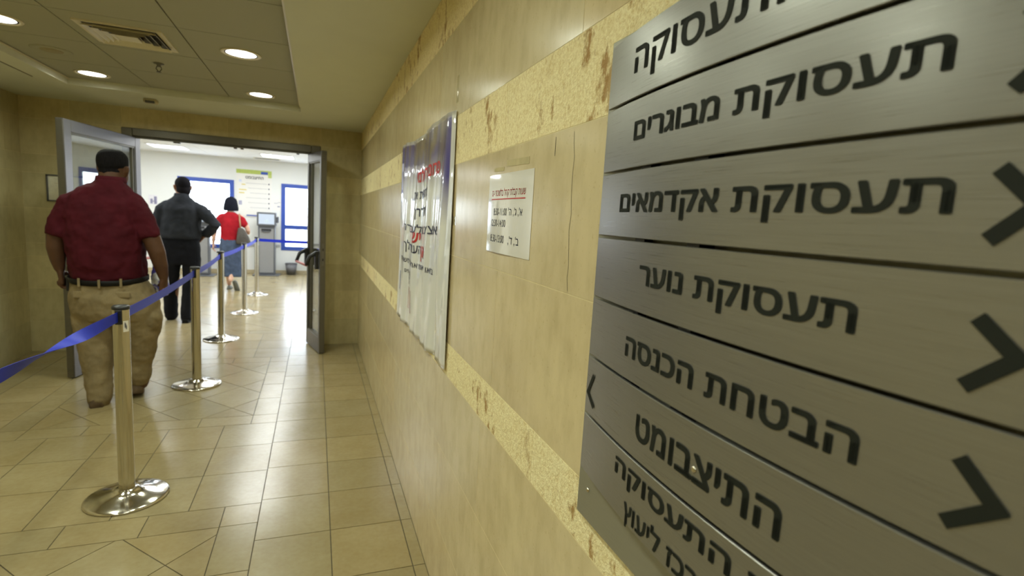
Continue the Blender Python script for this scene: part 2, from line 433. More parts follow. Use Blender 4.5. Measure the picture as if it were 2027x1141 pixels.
for p, m in polys:
    for nx, ny, d in ((0, 1, YH), (0, -1, -YB)):
        p = clip(p, nx, ny, d) if len(p) >= 3 else p
    if len(p) >= 3: pp.append((p, m))
tiled_mesh('floor', pp, lambda x, y, d: (x, y, d - 0.002), 0.002, 0.0021, [FLOOR, GROUT], backing=[rect(XL - 0.1, XR + 0.1, YB - 0.1, YF2), rect(HXL, HXR, YF2, YH)], tone=(0.94, 1.04))

BANDS = [(0, 0.285, 0), (0.285, 0.59, 0), (0.59, 0.885, 0), (0.885, 1.003, 1), (1.003, 1.32, 0), (1.32, 1.632, 0), (1.632, 1.795, 1), (1.795, 2.10, 0), (2.10, ZC, 1)]
JO = {0: 0.25, 1: 0.7, 2: 1.375, 3: 1.0, 4: 1.30, 5: 0.62, 6: 1.30, 7: 0.9, 8: 1.3}
def wall_polys(u0, u1, step, off=0.0, rough=True):
    out = []
    for i, (z0, z1, mi) in enumerate(BANDS):
        st = step if mi == 0 else step * 1.4; js = JO[i] + off; us = [u0]
        k = math.ceil((u0 + 0.05 - js) / st)
        while js + k * st < u1 - 0.05: us.append(js + k * st); k += 1
        us.append(u1)
        for a, b in zip(us, us[1:]): out.append((rect(a, b, z0, z1), mi if rough else 0))
    return out
wr = tiled_mesh('wall_right', wall_polys(YB, YF, 1.18), lambda u, v, d: (XR + 0.0005 - d, u, v), 0.0005, 0.0009, [STONE, ROUGHSTONE, JOINT], backing=[rect(YB - 0.1, YF + 0.1, -0.05, ZC + 0.1)], tone=(0.95, 1.02))
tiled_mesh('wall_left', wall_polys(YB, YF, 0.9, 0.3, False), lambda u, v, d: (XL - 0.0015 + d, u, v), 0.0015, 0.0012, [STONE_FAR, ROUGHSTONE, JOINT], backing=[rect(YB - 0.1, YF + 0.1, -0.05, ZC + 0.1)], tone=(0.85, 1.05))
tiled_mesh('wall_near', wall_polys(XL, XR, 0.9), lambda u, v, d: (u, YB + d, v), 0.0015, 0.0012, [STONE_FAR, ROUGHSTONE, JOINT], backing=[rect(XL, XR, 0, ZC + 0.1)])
DX0, DX1, DZ = -1.69, 0.037, 2.10
fp = []
for p, mi in wall_polys(XL, XR, 0.9, 0.4, False):
    for cl_ in ([(1, 0, DX0)], [(-1, 0, -DX1)], [(0, -1, -DZ), (-1, 0, -DX0), (1, 0, DX1)]):
        q = p
        for c in cl_:
            q = clip(q, *c)
            if len(q) < 3: break
        if len(q) >= 3: fp.append((q, mi))
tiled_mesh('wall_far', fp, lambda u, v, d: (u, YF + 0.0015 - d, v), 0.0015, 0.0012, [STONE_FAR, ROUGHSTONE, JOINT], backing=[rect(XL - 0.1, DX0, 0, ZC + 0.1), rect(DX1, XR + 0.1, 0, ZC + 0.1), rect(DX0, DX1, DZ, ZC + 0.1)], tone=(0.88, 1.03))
# hall shell
bm = bmesh.new(); box(bm, HXL, DX0, YF + 0.02, YF2, 0, HZ); box(bm, DX1, HXR, YF + 0.02, YF2, 0, HZ); box(bm, DX0, DX1, YF + 0.02, YF2, DZ, HZ)
tag(obj('wall_hall_near', bm, HWALL), kind='structure')
W1 = (-2.66, -1.63, 0.52, 1.965); W2 = (-0.715, 0.32, 0.52, 1.965)
def wall_with_holes(name, u0, u1, z1, holes, f3, mat):
    bm = bmesh.new(); us = sorted({u0, u1, *[h[0] for h in holes], *[h[1] for h in holes]})
    for a, b in zip(us, us[1:]):
        hs = [h for h in holes if h[0] <= a + 1e-6 and h[1] >= b - 1e-6]; spans = [(0, z1)] if not hs else [(0, hs[0][2]), (hs[0][3], z1)]
        for s, e in spans:
            _slab(bm, f3, a, b, s, e)
    return tag(obj(name, bm, mat), kind='structure')
def _slab(bm, f3, a, b, s, e):
    v = [bm.verts.new(f3(u, z, d)) for d in (0, 0.2) for z in (s, e) for u in (a, b)]
    for f in ((0, 1, 3, 2), (4, 6, 7, 5), (0, 4, 5, 1), (2, 3, 7, 6), (0, 2, 6, 4), (1, 5, 7, 3)): bm.faces.new([v[i] for i in f])
wall_with_holes('wall_hall_far', HXL, HXR, HZ, [W1, W2], lambda u, z, d=0: (u, YH + d, z), HWALL)
W3 = [(7.2, 8.6, 0.6, 2.0), (9.2, 10.6, 0.6, 2.0), (11.0, 12.2, 0.6, 2.0)]
wall_with_holes('wall_hall_right', YF2, YH + 0.2, HZ, W3, lambda u, z, d=0: (HXR + d, u, z), HWALL)
tag(obj('wall_hall_left', mbox(HXL - 0.2, HXL, YF2 - 0.2, YH + 0.2, 0, HZ), HWALL), kind='structure')
bm = bmesh.new()
for i in range(16):
    for j in range(11):
        x0, y0 = HXL + 0.6 * i, YF2 + 0.6 * j
        box(bm, x0 + 0.008, min(x0 + 0.592, HXR), y0 + 0.008, min(y0 + 0.592, YH), HZ, HZ + 0.01)
box(bm, HXL - 0.2, HXR + 0.2, YF2 - 0.2, YH + 0.2, HZ + 0.006, HZ + 0.05)
tag(obj('ceiling_hall', bm, HCEIL), kind='structure')
BASEB = plain('hall skirting', (0.50, 0.42, 0.26), 0.4)
bm = bmesh.new(); box(bm, HXL, HXR, YH - 0.012, YH, 0, 0.075); tag(obj('baseboard_hall_far', bm, BASEB), kind='structure')
bm = bmesh.new(); box(bm, HXL, W1[0] - 0.02, YH - 0.025, YH, 0.585, 0.64); box(bm, W1[1] + 0.02, W2[0] - 0.02, YH - 0.025, YH, 0.585, 0.64); box(bm, W2[1] + 0.02, HXR, YH - 0.025, YH, 0.585, 0.64)
tag(obj('trim_1', bm, plain('grey chair rail', (0.42, 0.42, 0.42), 0.5), bevel=0.004), kind='structure')
# windows
def window(n, f3, u0, u1, z0, z1):
    """blue aluminium window: outer frame, transom, low rail, one pane per light"""
    w = empty('window_%d' % n, f3((u0 + u1) / 2, z0, 0)); tag(w, kind='structure'); base = Vector(w.location)
    def bar(bm, a, b, s, e, d0=-0.015, d1=0.055):
        v = [bm.verts.new(Vector(f3(u, z, d)) - base) for d in (d0, d1) for z in (s, e) for u in (a, b)]
        for f in ((0, 1, 3, 2), (4, 6, 7, 5), (0, 4, 5, 1), (2, 3, 7, 6), (0, 2, 6, 4), (1, 5, 7, 3)): bm.faces.new([v[i] for i in f])
    t = 0.085; bm = bmesh.new()
    bar(bm, u0, u0 + t, z0, z1); bar(bm, u1 - t, u1, z0, z1); bar(bm, u0 + t, u1 - t, z1 - t, z1); bar(bm, u0 + t, u1 - t, z0, z0 + t)
    obj('window_frame', bm, BLUEFR, w, bevel=0.004)
    bm = bmesh.new(); bar(bm, u0 + t, u1 - t, 0.985, 1.08); obj('transom', bm, BLUEFR, w, bevel=0.004)
    bm = bmesh.new(); bar(bm, u0 + t, u1 - t, 0.675, 0.70, 0.01, 0.04); obj('glazing_bar', bm, BLUEFR, w)
    for s, e in ((z0 + t, 0.675), (0.70, 0.985), (1.08, z1 - t)):
        bm = bmesh.new(); bar(bm, u0 + t, u1 - t, s, e, 0.018, 0.024); obj('pane', bm, WGLASS, w)
    return w
window(1, lambda u, z, d: (u, YH + d, z), *W1); window(2, lambda u, z, d: (u, YH + d, z), *W2)
for i, h in enumerate(W3): window(3 + i, lambda u, z, d: (HXR + d, u, z), *h)
def portal(loc, rot, sx, sy):
    l = bpy.data.lights.new('daylight portal', 'AREA'); l.shape = 'RECTANGLE'; l.size = sx; l.size_y = sy; l.cycles.is_portal = True
    o = bpy.data.objects.new('daylight_portal', l); COL.objects.link(o); o.location = loc; o.rotation_euler = rot
for u0, u1, z0, z1 in (W1, W2): portal(((u0 + u1) / 2, YH + 0.12, (z0 + z1) / 2), (-PI / 2, 0, 0), u1 - u0, z1 - z0)
for u0, u1, z0, z1 in W3: portal((HXR + 0.12, (u0 + u1) / 2, (z0 + z1) / 2), (0, PI / 2, 0), z1 - z0, u1 - u0)

# corridor ceiling: plaster margin with a shallow tiled recess
RX0, RX1, RY0, RY1, RD = -1.785, -0.135, -1.9, 5.10, 0.05
bm = bmesh.new()
for a in ((XL, RX0, YB, YF), (RX1, XR, YB, YF), (RX0, RX1, YB, RY0), (RX0, RX1, RY1, YF)): box(bm, *a, ZC, ZC + 0.12, mi=0)
for i in range(3):
    ym = 5.10
    while ym > RY0 + 0.01:
        y0 = max(RY0, ym - 0.602); box(bm, RX0 + 0.55 * i + 0.004, RX0 + 0.55 * (i + 1) - 0.004, y0 + 0.003, ym - 0.003, ZC + RD, ZC + RD + 0.012, mi=1); ym -= 0.602
box(bm, RX0 - 0.02, RX1 + 0.02, RY0 - 0.02, RY1 + 0.02, ZC + RD + 0.006, ZC + RD + 0.03, mi=2)
# thin steel angle round the recess
for a in ((RX1 - 0.014, RX1 - 0.002, RY0, RY1), (RX0 + 0.002, RX0 + 0.014, RY0, RY1)): box(bm, *a, ZC + RD - 0.012, ZC + RD - 0.004, mi=3)
tag(obj('ceiling', bm, [PLASTER, CTILE, CGAP, TRIMW]), kind='structure')

# door frame
bm = bmesh.new(); FY0, FY1, IX0, IX1, IZ = YF - 0.02, YF + 0.15, -1.605, -0.055, 2.03
box(bm, DX0, IX0, FY0, FY1, 0, DZ); box(bm, IX1, DX1, FY0, FY1, 0, DZ); box(bm, IX0, IX1, FY0, FY1, IZ, DZ)
box(bm, IX0, IX1, FY0 + 0.03, FY0 + 0.06, IZ - 0.018, IZ)
for a in (-1.30, -1.27, -0.78, -0.72, -0.2): box(bm, a, a + 0.03, FY0 + 0.09, FY0 + 0.13, IZ - 0.025, IZ)
tag(obj('trim_2', bm, DARKALU, bevel=0.006), kind='structure')

def door_leaf(n, hinge, free, label_side):
    """glazed aluminium leaf, local x from hinge to free edge, local +y = the face with the push bar"""
    d = Vector(free) - Vector(hinge); L = d.length; r = empty('door_%d' % n, (hinge[0], hinge[1], 0), math.atan2(d.y, d.x)); tag(r, kind='structure')
    T, Z0, Z1 = 0.028, 0.008, 2.02; sgn = label_side
    st = 0.085 if L > 0.8 else 0.042
    bm = bmesh.new(); box(bm, 0, st, -T, T, Z0, Z1); box(bm, L - st, L, -T, T, Z0, Z1); box(bm, st, L - st, -T, T, Z1 - 0.09, Z1); box(bm, st, L - st, -T, T, Z0, Z0 + 0.16)
    obj('leaf_frame', bm, ALU, r, bevel=0.004)
    bm = bmesh.new()
    for a in ((st, st + 0.012, Z0 + 0.16, Z1 - 0.09), (L - st - 0.012, L - st, Z0 + 0.16, Z1 - 0.09)): box(bm, a[0], a[1], -T + 0.006, T - 0.006, a[2], a[3])
    for a in ((Z0 + 0.16, Z0 + 0.172), (Z1 - 0.102, Z1 - 0.09)): box(bm, st, L - st, -T + 0.006, T - 0.006, *a)
    obj('glazing_bead', bm, DARKALU, r)
    obj('edge_seal', mbox(L, L + 0.003, -T + 0.006, T - 0.006, Z0 + 0.01, Z1 - 0.01), DARKALU, r)
    obj('glass_pane', mbox(st + 0.004, L - st - 0.004, -0.004, 0.004, Z0 + 0.165, Z1 - 0.095), GLASS, r)
    lk = obj('lock_plate', mbox(L + 0.003, L + 0.005, -0.012, 0.012, 0.90, 1.12), ALU, r)
    for z in (0.96, 1.06): obj('keyhole', mbox(L + 0.005, L + 0.0062, -0.006, 0.006, z - 0.012, z + 0.012), BLACK, lk)
    y = sgn * T
    bar = empty('push_bar'); bar.parent = r; bar.location = (0, 0, 0)
    for x0 in (0.03, L - 0.085):
        bm = bmesh.new(); box(bm, x0, x0 + 0.05, min(y, y + sgn * 0.035), max(y, y + sgn * 0.035), 0.86, 1.04); obj('bar_mount', bm, BLACK, bar, bevel=0.006)
        bm = bmesh.new(); tube(bm, [(x0 + 0.025, y + sgn * 0.03, 1.015), (x0 + 0.025, y + sgn * 0.085, 0.985), (x0 + 0.025, y + sgn * 0.115, 0.905)], [0.022, 0.019, 0.016], 12, (1, 0, 0)); obj('bar_arm', bm, BLACK, bar, smooth=True)
    bm = bmesh.new(); tube(bm, [(0.05, y + sgn * 0.115, 0.90), (L - 0.06, y + sgn * 0.115, 0.90)], [0.013, 0.013], 14, (0, 0, 1)); obj('bar_tube', bm, REDBAR, bar, smooth=True)
    for z in (0.02, 1.985):
        bm = bmesh.new(); lathe(bm, [(0.016, 0), (0.016, 0.05)], 16, (0.0, 0, z)); obj('hinge_pivot', bm, ALU, r)
    return r
door_leaf(1, (-1.60, 6.05), (-1.812, 5.0), 1)
door_leaf(2, (-0.062, 6.05), (0.066, 5.53), -1)

# ------------------------------------------------------------------ directory sign on the right wall
SY, SHW, SX0, SAG = 0.43, 0.325, 0.402, 0.028
def arcx(y): return SX0 + SAG * ((y - SY) / SHW) ** 2
sign = empty('directory_sign', (0.43, SY, 0.9), 0, 'large grey metal directory sign of curved slats with black lettering on the right wall', 'sign')
SO = Vector(sign.location)
def sp(y, z, off=0.0): return Vector((arcx(y) - off, y, z)) - SO
bm = bmesh.new(); box(bm, 0.4315, 0.446, SY - SHW - 0.0, SY + SHW + 0.005, 0.958, 1.735)
for v in bm.verts: v.co -= SO
obj('back_plate', bm, SIGNBACK, sign, bevel=0.002)
ZB = [1.728, 1.630, 1.5325, 1.4345, 1.3355, 1.2375, 1.1390, 1.040]
def arrow(bm, pts, w, off=0.0012):
    P = [Vector(p) for p in pts]
    for a, b in zip(P, P[1:]):
        d = (b - a).normalized(); n = Vector((-d.y, d.x)) * w / 2; ex = d * w * 0.42 
        a2 = a - (ex if a is not P[0] else d * 0); b2 = b + (ex if b is not P[-1] else d * 0)
        segs = 4
        L = [bm.verts.new(sp(*(a2 + (b2 - a2) * i / segs + n), off)) for i in range(segs + 1)]; Rr = [bm.verts.new(sp(*(a2 + (b2 - a2) * i / segs - n), off)) for i in range(segs + 1)]
        off += 0.0001
        for i in range(segs): bm.faces.new((L[i], L[i + 1], Rr[i + 1], Rr[i]))
TX = [('שירות התעסוקה', 0.669, 0.165, 1.6655, 0.0345), ('תעסוקת מבוגרים', 0.653, 0.252, 1.5715, 0.0262), ('תעסוקת אקדמאים', 0.679, 0.239, 1.4725, 0.0262), ('תעסוקת נוער', 0.602, 0.292, 1.3755, 0.0265),
      ('הבטחת הכנסה', 0.6225, 0.276, 1.2715, 0.0285), ('התיצבומט', 0.575, 0.3335, 1.1695, 0.0345), ('שירות התעסוקה', 0.622, 0.22, 1.0985, 0.0245)]
AR = [None, [(0.215, 1.602), (0.192, 1.577), (0.217, 1.552)], [(0.2165, 1.503), (0.194, 1.479), (0.217, 1.456)], [(0.215, 1.405), (0.191, 1.382), (0.217, 1.357)], [(0.212, 1.308), (0.188, 1.282), (0.215, 1.2595)], [(0.724, 1.2105), (0.7455, 1.1765), (0.716, 1.159)], None]
for i in range(7):
    z1, z0 = ZB[i] - 0.0018, ZB[i + 1] + 0.0018
    if i < 6: z0 += 0.0006
    bm = bmesh.new(); n = 40
    cols = []
    for k in range(n + 1):
        y = SY - SHW + 2 * SHW * k / n; T = 0.004
        cols.append([bm.verts.new(sp(y, z0 + 0.0008)), bm.verts.new(sp(y, z0, -0.001)), bm.verts.new(sp(y, z0, -T)), bm.verts.new(sp(y, z1, -T)), bm.verts.new(sp(y, z1, -0.001)), bm.verts.new(sp(y, z1 - 0.0008))])
    for a, b in zip(cols, cols[1:]):
        for k in range(6): bm.faces.new((a[k], b[k], b[(k + 1) % 6], a[(k + 1) % 6]))
    bm.faces.new(cols[0]); bm.faces.new(cols[-1])
    # two spring clips that hold the slat to the plate show in the gaps
    p = obj('slat', bm, SIGN, sign)
    s, ya, yb, zb, h = TX[i]
    lettering(heb(s), VINYL, p, lambda u, v: sp(-u, v, 0.0008), -ya, -yb, zb, h, bold=0.026 if i else 0.018)
    if i == 6: lettering(heb('מרכז ליעוץ'), VINYL, p, lambda u, v: sp(-u, v, 0.0008), -0.587, -0.40, 1.0475, 0.0245, bold=0.02)
    if AR[i]:
        bm = bmesh.new(); arrow(bm, AR[i], 0.0105 if i < 5 else 0.008); obj('arrow', bm, VINYL, p)
for yy in (0.62, 0.50):
    bm = bmesh.new(); box(bm, arcx(yy) + 0.006, 0.4315, yy - 0.011, yy + 0.011, 1.06, 1.72)
    for v in bm.verts: v.co -= SO
    obj('mounting_rail', bm, BLACK, sign)
def screw(y, z, x):
    bm = bmesh.new(); lathe(bm, [(0.0, 0.0025), (0.0028, 0.002), (0.0042, 0.0006), (0.0042, 0)], 16)
    bmesh.ops.rotate(bm, verts=bm.verts, cent=(0, 0, 0), matrix=Matrix.Rotation(-PI / 2, 3, 'Y')); bmesh.ops.translate(bm, verts=bm.verts, vec=Vector((x, y, z)) - SO)
    obj('screw', bm, STEEL, sign, smooth=True)
screw(0.451, 1.185, arcx(0.451)); screw(0.726, 1.012, 0.4315)

# ------------------------------------------------------------------ poster, notice and tape on the right wall
def ripple(y, z):
    k = max(0.0, min(1.0, (1.80 - z) / 0.5)); e = max(0.0, min(1.0, (y - 1.80) / 0.10))
    a = 0.010 * math.sin(y * 21 + 0.8 * math.sin(z * 3)) + 0.005 * math.sin(y * 47 + z * 4) + 0.004 * math.sin(y * 9 - z * 7)
    return 0.006 + (0.008 + a * 0.75) * (0.35 + 0.65 * k) * (0.25 + 0.75 * e)
PY0, PY1 = 1.800, 2.975
def pz0(y): return 0.905 + 0.0 * y - 0.012 * (y - 1.8)
def pz1(y): return 1.812 + 0.010 * math.sin((y - 1.8) * 7)
poster = empty('poster', (XR, 2.39, 0.90), 0, 'large crinkled white poster with purple top edge and red Hebrew heading on the right wall', 'poster'); PO = Vector(poster.location)
def pp3(y, t, off=0.0):
    z = pz0(y) + (pz1(y) - pz0(y)) * t
    return Vector((XR - ripple(y, z) - off, y, z)) - PO
def poster_mat():
    m, nt, bs = new_mat('glossy printed poster'); setp(bs, (0.8, 0.79, 0.76), 0.35, coat=1.0, coat_r=0.03)
    tc = N(nt, 'ShaderNodeAttribute'); tc.attribute_name = 'print'; sx = N(nt, 'ShaderNodeSeparateColor'); nt.links.new(tc.outputs['Color'], sx.inputs['Color'])
    v = coords(nt, (6, 6, 2.5)); nz = noise(nt, v, 1.6, 4, 0.6)
    art = ramp(nt, nz, [(0.30, (0.05, 0.03, 0.22)), (0.45, (0.16, 0.13, 0.30)), (0.58, (0.22, 0.17, 0.09)), (0.72, (0.36, 0.31, 0.30))])
    mx = N(nt, 'ShaderNodeMath', operation='ADD'); nt.links.new(sx.outputs['Green'], mx.inputs[0])
    ms = N(nt, 'ShaderNodeMath', operation='MULTIPLY_ADD'); nt.links.new(nz, ms.inputs[0]); ms.inputs[1].default_value = 0.16; ms.inputs[2].default_value = -0.08; nt.links.new(ms.outputs[0], mx.inputs[1])
    fade = ramp(nt, mx.outputs[0], [(0.70, (0, 0, 0)), (0.86, (1, 1, 1))])
    side = ramp(nt, sx.outputs['Red'], [(0.04, (1, 1, 1)), (0.2, (0, 0, 0)), (0.80, (0, 0, 0)), (0.94, (1, 1, 1))])
    sf = mixc(nt, side, ramp(nt, sx.outputs['Green'], [(0.56, (0, 0, 0)), (0.76, (1, 1, 1))]), 1.0, 'MULTIPLY')
    c = mixc(nt, (0.80, 0.79, 0.76), art, fade); c = mixc(nt, c, (0.045, 0.028, 0.26), sf)
    c = mixc(nt, (0.80, 0.79, 0.76), c, sx.outputs['Blue']); nt.links.new(c, bs.inputs['Base Color']); return m
bm = bmesh.new(); cl = bm.loops.layers.float_color.new('print'); NY, NZ = 150, 44; G = []
for i in range(NY + 1):
    y = PY0 + (PY1 - PY0) * i / NY; G.append([bm.verts.new(pp3(y, j / NZ)) for j in range(NZ + 1)])
for i in range(NY):
    for j in range(NZ):
        f = bm.faces.new((G[i][j], G[i + 1][j], G[i + 1][j + 1], G[i][j + 1]))
        for l, (a, b) in zip(f.loops, ((i, j), (i + 1, j), (i + 1, j + 1), (i, j + 1))):
            inside = 1.0 if (6 < a and b < NZ - 0) else 0.0
            l[cl] = (1 - a / NY, b / NZ, inside, 1)
po = obj('sheet', bm, poster_mat(), poster, smooth=True)
so = po.modifiers.new('paper', 'SOLIDIFY'); so.thickness = 0.0006; so.offset = -1
def pt_map(u, v): return pp3(-u, v, 0.0012)
def pline(s, ya, yb, t, h, mat, bold=0.01): lettering(s, mat, poster, pt_map, -ya, -yb, t, h, bold)
pline(heb('פורום ירושלמי'), 2.46, 2.0, 0.775, 0.052, RED, 0.03)
pline(heb('מחפשת את'), 2.52, 2.19, 0.692, 0.038, INK, 0.02)
pline(heb('של דרך'), 2.50, 2.20, 0.605, 0.042, INK, 0.02)
pline(heb('אצלנו לעבודה'), 2.78, 2.01, 0.52, 0.036, INK, 0.01)
pline(heb('יש'), 2.50, 2.38, 0.47, 0.055, RED, 0.03)
pline(heb('העתיד שלך'), 2.74, 2.36, 0.418, 0.042, INK, 0.015)
pline(heb('כאן'), 2.34, 2.20, 0.405, 0.055, RED, 0.025)
pline(heb('בואו לראות את כל המשרות'), 2.84, 2.06, 0.345, 0.024, INK)
pline(heb('פרטים נוספים'), 2.72, 2.48, 0.29, 0.018, INK); pline(heb('מספר טלפון'), 2.62, 2.50, 0.262, 0.016, INK); pline(heb('בשעות הבוקר'), 2.64, 2.50, 0.238, 0.016, INK)
for ya, yb, t0, t1, nm_, cc in ((2.66, 2.46, 0.10, 0.22, 'pink_picture', (0.52, 0.38, 0.38)), (2.95, 2.88, 0.16, 0.27, 'blue_picture', (0.16, 0.18, 0.42))):
    bm = bmesh.new(); C_ = [[bm.verts.new(pt_map(-ya + (ya - yb) * i / 8, t0 + (t1 - t0) * j / 4)) for j in range(5)] for i in range(9)]
    for a, b in zip(C_, C_[1:]):
        for j in range(4): bm.faces.new((a[j], b[j], b[j + 1], a[j + 1]))
    obj(nm_, bm, plain('printed ' + nm_.replace('_', ' '), cc, 0.3, var=0.3, scale=14, coat=1.0, coat_r=0.04), poster, smooth=True)

notice = empty('notice', (XR, 1.24, 1.467), 0, 'white paper opening hours notice with red underlined heading taped beside the metal sign', 'notice'); NO = Vector(notice.location)
def nm(u, v, off=0.0026): return Vector((XR - off - 0.0016 * math.sin((u + 1.0) * 16), -u, v)) - NO
bm = bmesh.new(); cols = []
for i in range(31):
    u = -1.398 + 0.313 * i / 30; cols.append([bm.verts.new(nm(u, 1.366)), bm.verts.new(nm(u, 1.5685)), bm.verts.new(nm(u, 1.5685, 0.0021)), bm.verts.new(nm(u, 1.366, 0.0021))])
for a, b in zip(cols, cols[1:]):
    for k in range(4): bm.faces.new((a[k], b[k], b[(k + 1) % 4], a[(k + 1) % 4]))
bm.faces.new(cols[0]); bm.faces.new(cols[-1])
PAPER2 = plain('laminated white paper', (0.80, 0.76, 0.68), 0.4, var=0.01, coat=1.0, coat_r=0.06)
obj('sheet', bm, PAPER2, notice, smooth=False)
def nline(s, ya, yb, z, h, mat, bold=0.006): return lettering(s, mat, notice, lambda u, v: nm(u, v, 0.0029), -ya, -yb, z, h, bold)
nline(heb('שעות קבלת קהל בלשכת י-ם'), 1.365, 1.128, 1.5130, 0.0145, RED)
bm = bmesh.new(); V = [[bm.verts.new(nm(-1.368 + 0.24 * i / 20, z, 0.0034)) for z in (1.5035, 1.5060)] for i in range(21)]
for a, b in zip(V, V[1:]): bm.faces.new((a[0], b[0], b[1], a[1]))
obj('underline', bm, RED, notice)
nline("8:30-11:00", 1.345, 1.243, 1.4635, 0.0155, INK); nline("'ה ,'ג ,'א", 1.232, 1.142, 1.4640, 0.0155, INK)
nline("12:30-14:00", 1.362, 1.248, 1.4345, 0.0155, INK)
nline("8:30-13:00", 1.362, 1.254, 1.3935, 0.0165, INK); nline(",'ד ,'ב", 1.225, 1.155, 1.3935, 0.0165, INK)

def tape(y0, y1, z0, z1, label, rot=0.0, mat=None):
    bm = bmesh.new(); n = 10; c = ((y0 + y1) / 2, (z0 + z1) / 2); cols = []
    for i in range(n + 1):
        for_y = y0 + (y1 - y0) * i / n; col = []
        for z in (z0, z1):
            dy, dz = for_y - c[0], z - c[1]; y = c[0] + dy * math.cos(rot) - dz * math.sin(rot); zz = c[1] + dy * math.sin(rot) + dz * math.cos(rot)
            col += [Vector((XR - 0.0005 - 0.0003 * abs(math.sin(i * 1.9 + z * 40)), y, zz))]
        a, b = col; cols.append([bm.verts.new(a), bm.verts.new(b), bm.verts.new(b + Vector((0.0005, 0, 0))), bm.verts.new(a + Vector((0.0005, 0, 0)))])
    for a, b in zip(cols, cols[1:]):
        for k in range(4): bm.faces.new((a[k], b[k], b[(k + 1) % 4], a[(k + 1) % 4]))
    bm.faces.new(cols[0]); bm.faces.new(cols[-1])
    o = obj('tape_strip', bm, mat or FILM); tag(o, label, 'tape'); return o
OLDTAPE = plain('yellowed adhesive residue', (0.50, 0.42, 0.225), 0.8, var=0.1)
tape(1.80, 1.83, 1.84, 1.93, 'clear crinkled tape above the near top corner of the purple poster')
tape(1.76, 1.815, 1.425, 1.455, 'clear tape tab on the near side edge of the poster')
tape(1.12, 1.27, 1.583, 1.599, 'dull yellowed tape strip on the wall just above the opening hours notice', 0.03, OLDTAPE)
tape(1.29, 1.37, 1.577, 1.587, 'short yellowed tape strip above the far top corner of the opening hours notice', 0.03, OLDTAPE)
# hairline crack in the slab over the notice
bm = bmesh.new(); pts = [(0.905, 1.622), (0.903, 1.60), (0.897, 1.575), (0.900, 1.54), (0.898, 1.50), (0.893, 1.47), (0.898, 1.44), (0.894, 1.41), (0.889, 1.37), (0.892, 1.35), (0.886, 1.325)]
for (a, b), (c, d) in zip(pts, pts[1:]): bm.faces.new([bm.verts.new((XR - 0.0004, y, z)) for y, z in ((a - 0.0006, b), (a + 0.0006, b), (c + 0.0006, d), (c - 0.0006, d))])
for y, z0, z1 in ((0.985, 1.585, 1.622),): bm.faces.new([bm.verts.new((XR - 0.0004, yy, z)) for yy, z in ((y - 0.001, z0), (y + 0.001, z0), (y + 0.001, z1), (y - 0.001, z1))])
cr = obj('crack', bm, CRACK, wr)

# framed plan on the far wall
fr = empty('framed_plan', (-2.117, YF, 1.384), 0, 'small framed white sheet on the far wall behind the open left door', 'picture frame')
bm = bmesh.new(); a, b, h = -0.150, 0.15, 0.238
box(bm, a, a + 0.012, -0.015, 0, 0, h); box(bm, b - 0.012, b, -0.015, 0, 0, h); box(bm, a, b, -0.015, 0, 0, 0.012); box(bm, a, b, -0.015, 0, h - 0.012, h); obj('frame', bm, GREYPL, fr)
sh = obj('sheet', mbox(a + 0.012, b - 0.012, -0.006, -0.001, 0.012, h - 0.012), plain('plan paper', (0.80, 0.77, 0.66), 0.4), fr)
bm = bmesh.new()
for x0, x1, z0, z1 in ((-0.09, 0.0, 0.16, 0.164), (-0.05, -0.047, 0.09, 0.21), (-0.07, 0.03, 0.11, 0.113), (-0.1, -0.03, 0.2, 0.203), (0.0, 0.003, 0.06, 0.17)): box(bm, x0, x1, -0.0068, -0.006, z0, z1)
obj('plan_lines', bm, plain('pale plan print', (0.62, 0.52, 0.42), 0.5), sh)

# ------------------------------------------------------------------ ceiling fittings
LENS = emit('lit downlight lens', (1.0, 0.97, 0.86), 9.0)
TZ = ZC + RD
def make_downlight(name_label, loc, group):
    t = empty('ceiling_downlight', loc, 0, name_label, 'ceiling light', group)
    return t
dl0 = empty('ceiling_downlight', (-0.425, 4.82, TZ), 0, 'round lit ceiling downlight closest to the doorway head, right column', 'ceiling light', 'recessed downlights in the tiled ceiling')
bm = bmesh.new(); lathe(bm, [(0.088, 0), (0.108, 0), (0.110, -0.003), (0.104, -0.008), (0.092, -0.006), (0.088, 0)], 48, close=False); obj('trim_ring', bm, TRIMW, dl0, smooth=True)
bm = bmesh.new(); lathe(bm, [(0.089, 0.0), (0.089, -0.004), (0.081, -0.004), (0.081, 0)], 48, close=False); obj('shadow_ring', bm, BLACK, dl0)
bm = bmesh.new(); lathe(bm, [(0, -0.006), (0.06, -0.0055), (0.082, -0.002)], 48, close=False); obj('lens', bm, LENS, dl0, smooth=True)
l = bpy.data.lights.new('downlight lamp', 'AREA'); l.shape = 'DISK'; l.size = 0.15; l.energy = LAMP_W; l.color = LAMP_COL; l.spread = math.radians(165)
lo = bpy.data.objects.new('lamp', l); COL.objects.link(lo); lo.parent = dl0; lo.location = (0, 0, -0.012)
def copy_tree(o, loc, label=None, group=None, rotz=None):
    r = o.copy(); COL.objects.link(r); r.location = loc
    if rotz is not None: r.rotation_euler = (0, 0, rotz)
    if label: r['label'] = label
    if group: r['group'] = group
    for ch in list(o.children):
        c = ch.copy(); COL.objects.link(c); c.parent = r
        for g in list(ch.children):
            d = g.copy(); COL.objects.link(d); d.parent = c
    return r
copy_tree(dl0, (-1.54, 4.83, TZ), 'round lit ceiling downlight above the open left door, left column')
copy_tree(dl0, (-0.425, 3.62, TZ), 'largest lit ceiling downlight, right of the square air vent')
copy_tree(dl0, (-1.56, 3.63, TZ), 'lit ceiling downlight cut by the left edge of the photo, left of the air vent')
